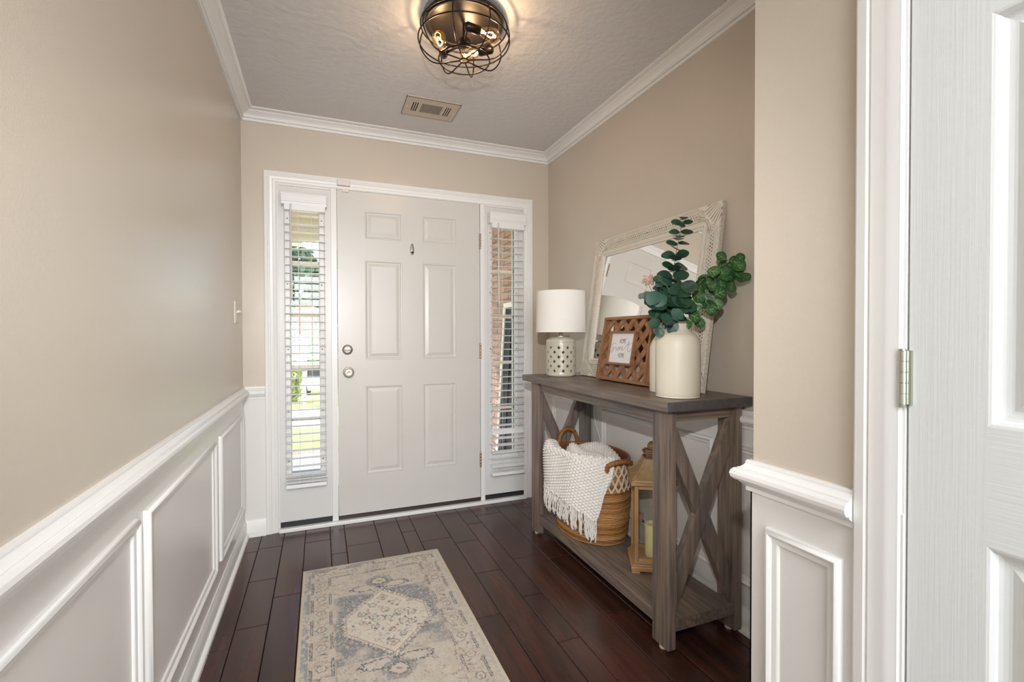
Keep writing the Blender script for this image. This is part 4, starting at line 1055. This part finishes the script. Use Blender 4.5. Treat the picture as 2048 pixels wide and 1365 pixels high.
for k in range(ND):
    for sgn in (-1, 1):
        for st3 in (-1, 0, 1):
            pts = []
            for q_ in range(13):
                t = q_/12; z = BZ1-.004-.135*t; a = 2*math.pi*(k+sgn*t*2.0)/ND+st3*.018
                wob = .010+.0025*math.cos(t*4*math.pi+(0 if sgn > 0 else math.pi))
                pts.append(ell(a, wob+.001*st3, z, .85))
            mm.tube(pts, .0014, 4)
tag(obj('macrame_band', mm, mc_, bk, smooth=80, recalc=False), 'cream knotted macrame cord band', kind='stuff')

# ------------------------------------------------------------------ throw blanket with fringe
tb = thing('throw_blanket', 'cream knitted throw with fringe draped over the basket rim', 'blanket', (BX-.2, BY-.1, .53))
hem = [(128,.375),(150,.356),(167,.341),(185,.328),(200,.315),(220,.283),(235,.255),(239.5,.275),(243,.321),(246.5,.385),(257,.476),(261,.535)]
def lerp_tab(tab, x):
    if x <= tab[0][0]: return tab[0][1]
    for (a, b_), (c0, d0) in zip(tab, tab[1:]):
        if x <= c0: return b_+(d0-b_)*(x-a)/(c0-a)
    return tab[-1][1]
def bl_off(ph): return .024+.034*math.exp(-((ph-150)/26)**2)+.004*math.sin(ph*.16)
yarn = M('cream chunky yarn', srgb(229,226,221), .95, spec=.15, c2=srgb(220,216,210), nscale=60, sheen=.1, bump=.15, bscale=400)
def weave(s_, t_):
    s2 = (s_*math.cos(.35)+t_*math.sin(.35))/.0175; t2 = (-s_*math.sin(.35)+t_*math.cos(.35))/.0140
    k = math.floor(t2); return abs(math.sin(math.pi*(s2+.5*(k % 2))))**.8*abs(math.sin(math.pi*t2))**.8
NU, NV = 260, 200; P0, P1 = 130, 261
def bl(i, j):
    ph = P0+(P1-P0)*i/(NU-1); a = R(ph); t = j/(NV-1); zh = lerp_tab(hem, ph); off = bl_off(ph)
    ztop = .556+.012*math.exp(-((ph-150)/18)**2)
    if t < .10: q_ = t/.10; o_ = -.050+.035*q_; z = .505+.035*q_
    elif t < .28:
        q_ = (t-.10)/.18; b_ = math.pi*(1-q_); m_ = (off-.015)/2; w_ = (off+.015)/2
        o_ = m_+w_*math.cos(b_); z = .540+(ztop-.530)*math.sin(b_)
    else: q_ = (t-.28)/.72; o_ = off+.004*math.sin(q_*3+ph*.09); z = .540+(zh-.540)*q_
    h_ = .0105*weave(a*.22, z*1.0+(0 if t > .2 else .1*t))
    return tuple(ell(a, o_+h_*(1 if t > .15 else -.3), z+(h_ if t < .28 else 0), .8))
obj('blanket_drape', MB().grid(bl, NU, NV), yarn, tb, smooth=180, recalc=False)
def heap(i, j):
    a = 2*math.pi*i/219; r_ = j/109
    x = .146*r_*math.cos(a); y = .208*r_*math.sin(a)
    z = .462+.100*(1-r_**7.0)+.016*math.sin(y*30+math.sin(x*26)*1.4+.6)*(1-r_**4*.5)+.011*math.sin(x*58+y*22)-.026*abs(math.sin(y*13+x*10+.4))**3
    return (BX+.006+x, BY-.004+y, z+.0085*weave(y+x*.4, x*1.1-y*.3))
obj('blanket_fold', MB().grid(heap, 220, 110), yarn, tb, smooth=180, recalc=False)
tas = []
for v_ in range(5):
    mb = MB(); rt_ = random.Random(40+v_)
    for q_ in range(5):
        x0 = (q_-2)*.0013; pth = [(x0, 0, .004)]
        L = rt_.uniform(.085,.118)
        for z_ in range(1, 7): pth.append((x0+(q_-2)*.0016*z_/3+rt_.uniform(-.003,.003), .003*math.sin(z_+q_)+rt_.uniform(-.001,.003), -L*z_/6))
        mb.tube(smoothpath(pth, 2), .0025, 5)
    mb.lathe([(.0005,.008),(.0045,.006),(.0058,0),(.0045,-.006),(.0005,-.008)], 8, cap0=False, cap1=False)
    tas.append(mesh_of('tassel', mb, yarn, 180))
NT = 30
for k in range(NT):
    ph = 132+(237-132)*k/(NT-1); a = R(ph); z = lerp_tab(hem, ph); p = ell(a, bl_off(ph)+.002, z, .8)
    out = Vector((math.cos(a), math.sin(a)*BA/BB, 0)).normalized(); tang = Vector((-out.y, out.x, 0))
    place('tassel', tas[k % 5], tb, W[tb.name].inverted() @ basis(tang, out, (0,0,1), p) @ Matrix.Rotation(R(rp.uniform(-9,9)), 4, 'Y'))

# ------------------------------------------------------------------ lantern and candle
lwood = M('honey pine', srgb(150,112,76), .5, spec=.4, c2=srgb(184,144,102), nscale=1.2, stretch=(60,60,4), bump=.15, bscale=2, bstretch=(60,60,4))
lwood2 = M('honey pine level', srgb(156,120,84), .5, spec=.4, c2=srgb(190,154,114), nscale=1.2, stretch=(4,4,60), bump=.15, bscale=2, bstretch=(4,4,60))
roofm = M('tan roof board', srgb(168,146,104), .55, c2=srgb(150,128,90), nscale=30)
cap_m = M('brown lantern cap', srgb(112,84,58), .5, c2=srgb(134,104,74), nscale=30)
LnM = Matrix.Translation((1.395, 1.767, SZ)) @ Matrix.Rotation(R(-30.5), 4, 'Z')
ln = thing('wooden_lantern', 'tan wooden lantern with glass sides behind the near console leg', 'lantern', LnM)
for sx in (-1, 1):
    for sy in (-1, 1):
        obj('foot', MB().box(sx*.062, sx*.096, sy*.062, sy*.096, .0005, .010), lwood2, ln, local=True)
bs = MB()
for (h_, z0, z1) in ((.098,.008,.028),(.092,.028,.036),(.086,.036,.044)): bs.box(-h_,h_,-h_,h_,z0,z1)
obj('base', bs, lwood2, ln, local=True, bevel=.003)
for sx in (-1, 1):
    for sy in (-1, 1):
        obj('post', MB().box(sx*.066, sx*.083, sy*.066, sy*.083, .044, .386), lwood, ln, local=True, bevel=.002)
for s_ in (-1, 1):
    obj('pane', MB().box(-.066,.066, s_*.071, s_*.0735, .060, .368), glass, ln, local=True)
    obj('pane', MB().box(s_*.071, s_*.0735, -.066,.066, .060, .368), glass, ln, local=True)
    for (za_, zb_) in ((.366,.386),(.044,.060)): obj('cross_rail', MB().box(-.066,.066, s_*.063, s_*.082, za_, zb_), lwood2, ln, local=True, bevel=.0015)
    for (za_, zb_) in ((.366,.386),(.044,.060)): obj('cross_rail', MB().box(s_*.063, s_*.082, -.066,.066, za_, zb_), lwood2, ln, local=True, bevel=.0015)
obj('eave', MB().box(-.100,.100,-.100,.100,.386,.398).box(-.095,.095,-.095,.095,.398,.408), lwood2, ln, local=True, bevel=.002)
rp_ = [(.094,.408),(.072,.424),(.054,.446),(.042,.468),(.034,.490)]
for k in range(4):
    Rm = Matrix.Rotation(math.pi/2*k, 3, 'Z'); vs = []
    for (h_, z) in rp_: vs += [Rm @ Vector((-h_, -h_, z)), Rm @ Vector((h_, -h_, z))]
    ins = [v-Vector((0,0,.004)) for v in vs]; n = len(vs)
    mb = MB().add(vs+ins, [(2*i,2*i+1,2*i+3,2*i+2) for i in range(4)]+[(n+2*i,n+2*i+2,n+2*i+3,n+2*i+1) for i in range(4)])
    obj('roof_panel', mb, roofm, ln, local=True, smooth=60)
    obj('roof_ridge', MB().tube([Rm @ Vector((-h_, -h_, z+.001)) for (h_, z) in rp_], .0055, 6), lwood, ln, local=True, smooth=60)
cp_ = MB().box(-.036,.036,-.036,.036,.488,.496)
for sx in (-1, 1):
    for sy in (-1, 1): cp_.box(sx*.018, sx*.026, sy*.018, sy*.026, .496, .514)
cp_.box(-.020,.020,-.020,.020,.496,.512).box(-.038,.038,-.038,.038,.512,.520).box(-.030,.030,-.030,.030,.520,.528)
obj('cap', cp_, cap_m, ln, local=True, bevel=.0015)
obj('finial', MB().lathe([(.014,.528),(.020,.540),(.017,.552),(.008,.562),(.0005,.565)], 16, cap0=False, cap1=False), cap_m, ln, local=True, smooth=60)
cn = thing('pillar_candle', 'pale yellow pillar candle inside the wooden lantern', 'candle', LnM @ Matrix.Translation((.010,-.005,.0445)))
wax = M('yellow wax', srgb(248,236,180), .5, spec=.35, c2=srgb(244,230,166), nscale=20)
obj('wax', MB().lathe([(.0005,0),(.038,0),(.0395,.004),(.0395,.140),(.038,.145),(.034,.144),(.030,.136),(.0005,.132)], 40, cap0=False, cap1=False), wax, cn, local=True, smooth=50)
obj('wick', MB().tube([(0,0,.131),(.001,0,.142),(.003,.001,.150)], .0012, 6), dot, cn, local=True)
# pink plug-in on the wall
pk = thing('plug_in_freshener', 'small pink plug-in fixed low on the wall behind the lantern', 'air freshener', (XR-.004, 2.022, .20))
pkm = M('pink plastic', srgb(206,150,152), .4)
obj('plug_body', MB().box(XR-.016, XR-.005, 2.000, 2.044, .196, .215), M('grey plastic', srgb(120,104,108), .5), pk, bevel=.002)
fl2 = [(.0235*(1+.03*math.cos(9*a_)), a_) for a_ in [0]]
obj('pink_cup', MB().lathe([(.0005,.207),(.015,.207),(.019,.222),(.0225,.245),(.0210,.248),(.0005,.246)], 9, c=(XR-.028, 2.022, 0), cap0=False, cap1=False), pkm, pk)

# ================================================================== OUTSIDE THE FRONT DOOR
conc = M('porch concrete', srgb(214,204,188), .85, c2=srgb(200,190,174), nscale=3)
brickm = M('porch brick', srgb(178,140,126), .85, c2=srgb(196,160,146), nscale=18, rnd=.18, bump=.4, bscale=60)
mort = M('mortar', srgb(190,176,162), .9)
sidm = M('cream vinyl siding', srgb(250,244,228), .6)
PF = 5.30
pf = struct('porch_floor', MB().box(-3, 1.69, YB+.12, PF, -.30, -.045), conc, 'concrete porch floor outside the front door', 'porch floor')
bme = mesh_of('brick', MB().box(-.047,.047,-.10,.10,-.030,.030), brickm)
for k in range(16):
    place('brick', bme, pf, Matrix.Translation((-1.0+.105*k, PF+.10, -.078+random.uniform(-.002,.002))))
struct('porch_ceiling', MB().box(-3, 1.9, YB+.12, PF+.3, 2.52, 2.60), sidm, 'cream porch ceiling outside the front door', 'ceiling')
pb = tag(thing('porch_beam', 'cream lap-sided beam across the porch front seen through the sidelight', 'beam', (-.5, PF, 2.1)), None, kind='structure')
obj('beam_core', MB().box(-3, 1.69, PF-.02, PF+.16, 2.10, 2.52), sidm, pb)
for k in range(5):
    z = 2.10+k*.084
    obj('siding_board', MB().add([(-3,PF-.044,z),(1.69,PF-.044,z),(1.69,PF-.022,z+.084),(-3,PF-.022,z+.084),(-3,PF-.020,z),(1.69,PF-.020,z),(1.69,PF-.019,z+.084),(-3,PF-.019,z+.084)],
        [(0,1,2,3),(4,7,6,5),(0,4,5,1),(3,2,6,7)]), sidm, pb)
BWX = 1.690
wp = struct('wall_porch', MB().box(BWX+.008, BWX+.12, YB+.12, PF+.3, -.30, 2.52), mort, 'red brick porch side wall seen through the right sidelight', 'wall')
bwm = mesh_of('brick', MB().box(0,.012,-.098,.098,-.0285,.0285), brickm)
nb = 0
for r_ in range(34):
    z = -.03+r_*.0675+.03
    for k in range(9):
        y = 3.45+(k+.5*(r_ % 2))*.207
        if y > PF+.2: continue
        place('brick', bwm, wp, Matrix.Translation((BWX-.004+random.uniform(-.001,.001), y, z)) @ Matrix.Diagonal((1, 1, 1.0, 1))); nb += 1
# framed panel leaning on the brick wall
lpx0, lpx1 = 1.560, 1.648
tl_ = math.atan2(lpx1-lpx0, 1.50); Lp = basis((0,-1,0), (math.sin(tl_),0,math.cos(tl_)), (-math.cos(tl_),0,math.sin(tl_)), (lpx0, 4.30, -.043))
lp = thing('leaning_screen', 'dark screen panel with pale frame leaning on the porch bricks', 'screen panel', Lp)
obj('frame_bar', MB().box(0,.045,0,1.52,-.02,.006), sidm, lp, local=True); obj('frame_bar', MB().box(.66,.705,0,1.52,-.02,.006), sidm, lp, local=True)
obj('frame_bar', MB().box(.045,.66,0,.045,-.02,.006), sidm, lp, local=True); obj('frame_bar', MB().box(.045,.66,1.475,1.52,-.02,.006), sidm, lp, local=True)
obj('screen_mesh', MB().box(.045,.66,.045,1.475,-.012,-.006), M('black screen', srgb(40,42,46), .6, spec=.2, c2=srgb(58,60,64), nscale=3), lp, local=True)
for xx in (.20, .36, .52): obj('screen_rib', MB().box(xx,xx+.012,.045,1.475,-.006,.004), M('dark rib', srgb(40,42,46), .4), lp, local=True)

# ground falling gently away from the house
grass = M('lawn grass', srgb(158,172,96), .95, spec=.1, c2=srgb(186,194,120), nscale=5)
pav = M('sunlit pavement', srgb(226,222,214), .9, c2=srgb(214,210,202), nscale=2)
def gz(y): return -.17-.074*(y-5.0)
def strip(name, y0, y1, mat, label, cat, dz=0, x0=-14, x1=12):
    return struct(name, MB().add([(x0,y0,gz(y0)+dz),(x1,y0,gz(y0)+dz),(x1,y1,gz(y1)+dz),(x0,y1,gz(y1)+dz),(x0,y0,gz(y0)-.5),(x1,y0,gz(y0)-.5),(x1,y1,gz(y1)-.5),(x0,y1,gz(y1)-.5)],
        [(0,1,2,3),(4,7,6,5),(0,4,5,1),(1,5,6,2),(2,6,7,3),(3,7,4,0)]), mat, label, cat)
strip('front_walk', PF+.20, 6.35, pav, 'pale front walk beyond the porch edge', 'path')
strip('lawn', 6.35, 9.3, grass, 'green front lawn beyond the walk', 'lawn')
strip('street', 9.3, 14.5, pav, 'pale sunlit street beyond the lawn', 'street')
strip('verge', 14.5, 20, grass, 'grass verge across the street', 'lawn', .03)
strip('sidewalk', 20, 21.6, pav, 'narrow sidewalk across the street', 'path', .03)
strip('yard', 21.6, 60, grass, 'neighbouring yard across the street', 'lawn', .03, -40, 40)
# neighbour house
hs = thing('neighbor_house', 'brick house with white gable roof across the street', 'house', (-4.5, 34, gz(34)))
hb = M('far brick', srgb(176,128,112), .9, c2=srgb(196,150,132), nscale=9, stretch=(1,1,4))
hw_ = M('white house trim', srgb(236,234,228), .6)
z0 = gz(33)
obj('brick_wall', MB().box(-9.5,-1.2,33,37,z0-.3,z0+2.75), hb, hs)
obj('corner_board', MB().box(-1.9,-.75,32.9,33.0,z0-.3,z0+2.75), M('pale stone', srgb(222,212,200), .9, c2=srgb(200,190,178), nscale=8), hs)
obj('roof', MB().add([(-10.2,32.4,z0+2.75),(-.35,32.4,z0+2.75),(-5.3,32.4,z0+5.4),(-10.2,37.4,z0+2.75),(-.35,37.4,z0+2.75),(-5.3,37.4,z0+5.4)], [(0,1,2),(3,5,4),(1,4,5,2),(0,2,5,3),(0,3,4,1)]), M('grey shingle', srgb(150,142,136), .9), hs)
obj('gable_trim', MB().add([(-.25,32.35,z0+2.62),(-.25,32.35,z0+2.95),(-5.3,32.35,z0+5.75),(-5.3,32.35,z0+5.35),(-.25,32.5,z0+2.62),(-.25,32.5,z0+2.95),(-5.3,32.5,z0+5.75),(-5.3,32.5,z0+5.35)], [(0,1,2,3),(4,7,6,5),(0,4,5,1),(1,5,6,2)]), hw_, hs)
obj('gable_siding', MB().add([(-.6,32.38,z0+2.75),(-9.9,32.38,z0+2.75),(-5.3,32.38,z0+5.3)], [(0,1,2)]), hw_, hs)
obj('window', MB().box(-4.6,-3.4,32.95,33.0,z0+.9,z0+2.2), M('dark far window', srgb(70,76,84), .2), hs)
fn = thing('wood_fence', 'brown wooden fence beside the brick house across the street', 'fence', (1, 33, gz(33)))
fnm = M('fence wood', srgb(166,132,104), .9, c2=srgb(144,112,88), nscale=6, rnd=.1)
fme = mesh_of('fence_board', MB().box(-.07,.07,-.012,.012,-.2,1.85), fnm)
for k in range(44): place('fence_board', fme, fn, W[fn.name].inverted() @ Matrix.Translation((-.6+.15*k, 33.4, z0)))
obj('fence_rail', MB().box(-.7,6.1,33.42,33.48,z0+.4,z0+.5).box(-.7,6.1,33.42,33.48,z0+1.4,z0+1.5), fnm, fn)
# trees and shrubs: each its own crown of leaves and trunk
def tree(name, label, cat, x, y, zb, rad, hgt_, col1, col2, n, lsz, seed, cz=.62, trunk=True, group=None):
    r0 = np.random.default_rng(seed); t = thing(name, label, cat, (x, y, zb), group=group)
    mat = M('leaf '+name+str(seed), srgb(*col1), .85, c2=srgb(*col2), nscale=1.2/max(rad, .4)*2)
    vs = []; fs = []
    d = r0.normal(size=(n,3)); d /= np.linalg.norm(d, axis=1)[:,None]
    lump = 1+.22*np.sin(d[:,0]*5+seed)*np.sin(d[:,1]*4+1)+.18*np.sin(d[:,2]*7+seed)
    rr = rad*lump*(.55+.45*r0.random(n)**.4)
    c_ = np.stack([x+d[:,0]*rr, y+d[:,1]*rr, zb+hgt_*cz+d[:,2]*rr*(hgt_*(1-cz)/rad)], 1)
    for k in range(n):
        a = r0.normal(size=3); a /= np.linalg.norm(a); b = np.cross(a, r0.normal(size=3)); b /= np.linalg.norm(b); s_ = lsz*(.6+.8*r0.random())
        i0 = len(vs); vs += [tuple(c_[k]-a*s_), tuple(c_[k]+b*s_*.6), tuple(c_[k]+a*s_), tuple(c_[k]-b*s_*.6)]; fs.append((i0,i0+1,i0+2,i0+3))
    tag(obj('foliage', MB().add(vs, fs), mat, t, recalc=False), None, kind='stuff')
    if trunk:
        obj('trunk', MB().tube([(x,y,zb-.1),(x+.05*rad,y,zb+hgt_*.3),(x,y,zb+hgt_*cz)], [.09*rad**.5,.07*rad**.5,.03*rad**.5], 8), M('tree bark', srgb(96,80,66), .9), t, smooth=80)
tree('leafy_tree', 'large dark green tree behind the brick house', 'tree', -3.4, 47, gz(47), 4.6, 13.5, (70,104,74), (112,140,98), 3600, .40, 1, group='trees across the street')
tree('leafy_tree', 'tall green tree rising right of the brick house', 'tree', 4.2, 62, gz(62), 5.4, 19, (78,112,84), (122,150,108), 3600, .42, 2, group='trees across the street')
tree('leafy_tree', 'broad pale green tree furthest left across the street', 'tree', -12.5, 62, gz(62), 5.0, 17.0, (92,126,84), (134,158,104), 2600, .42, 3, group='trees across the street')
tree('autumn_tree', 'small orange autumn tree behind the house roof', 'tree', -1.05, 38.9, gz(38.9), .55, 6.2, (196,132,104), (214,164,134), 900, .18, 4, .75)
tree('garden_tree', 'bright green young tree beside the brick house', 'tree', -.05, 30.5, gz(30.5), .55, 3.9, (112,142,84), (148,170,104), 900, .10, 5, .66)
tree('round_shrub', 'yellow green shrub in front of the brick house', 'shrub', -.98, 17.3, gz(17.3)+.03, .42, 1.55, (150,158,88), (186,188,120), 900, .07, 6, .5, False)
# mailbox
mz = gz(15.2)+.03
mbx = thing('mailbox', 'white post mailbox with dark rounded box across the street', 'mailbox', (-.455, 15.25, mz))
obj('post', MB().box(-.50,-.41,15.2,15.29,mz-.1,mz+1.02), hw_, mbx)
obj('box', MB().add([p for yy in (15.02,15.46) for p in [(-.455+.10*math.cos(a), yy, mz+1.12+.12*max(math.sin(a),-.75)) for a in [2*math.pi*k/16 for k in range(16)]]],
    [(k,(k+1)%16,16+(k+1)%16,16+k) for k in range(16)]+[tuple(range(15,-1,-1)), tuple(range(16,32))]), M('mailbox grey', srgb(92,94,100), .5), mbx)
# small parked cart
gz_ = gz(23.6)+.03; gcx, gcy = -.06, 23.6
gc = thing('parked_cart', 'small white golf cart with dark roof parked across the street', 'cart', (gcx, gcy, gz_))
for sx in (-.45, .45):
    for sy in (-.75, .75):
        obj('wheel', MB().lathe([(.03,-.08),(.22,-.08),(.24,-.05),(.24,.05),(.22,.08),(.03,.08)], 16, M=Matrix.Rotation(R(90),3,'Y'), c=(gcx+sx, gcy+sy, gz_+.24)), blackm, gc)
obj('cart_body', MB().box(gcx-.5,gcx+.5,gcy-1.0,gcy+1.0,gz_+.25,gz_+.62).box(gcx-.5,gcx+.5,gcy-1.05,gcy-.7,gz_+.62,gz_+.85), hw_, gc, bevel=.05)
obj('seat', MB().box(gcx-.48,gcx+.48,gcy+.1,gcy+.6,gz_+.62,gz_+.80).box(gcx-.48,gcx+.48,gcy+.55,gcy+.68,gz_+.8,gz_+1.2), M('cart seat', srgb(96,92,92), .7), gc)
obj('roof', MB().box(gcx-.55,gcx+.55,gcy-.8,gcy+.85,gz_+1.78,gz_+1.86), M('cart roof', srgb(84,90,100), .5), gc, bevel=.02)
for sx in (-.48, .48):
    for yy in (-.75, .70): obj('roof_post', MB().tube([(gcx+sx,gcy+yy,gz_+.6),(gcx+sx,gcy+yy*.95,gz_+1.8)], .02, 6), blackm, gc)
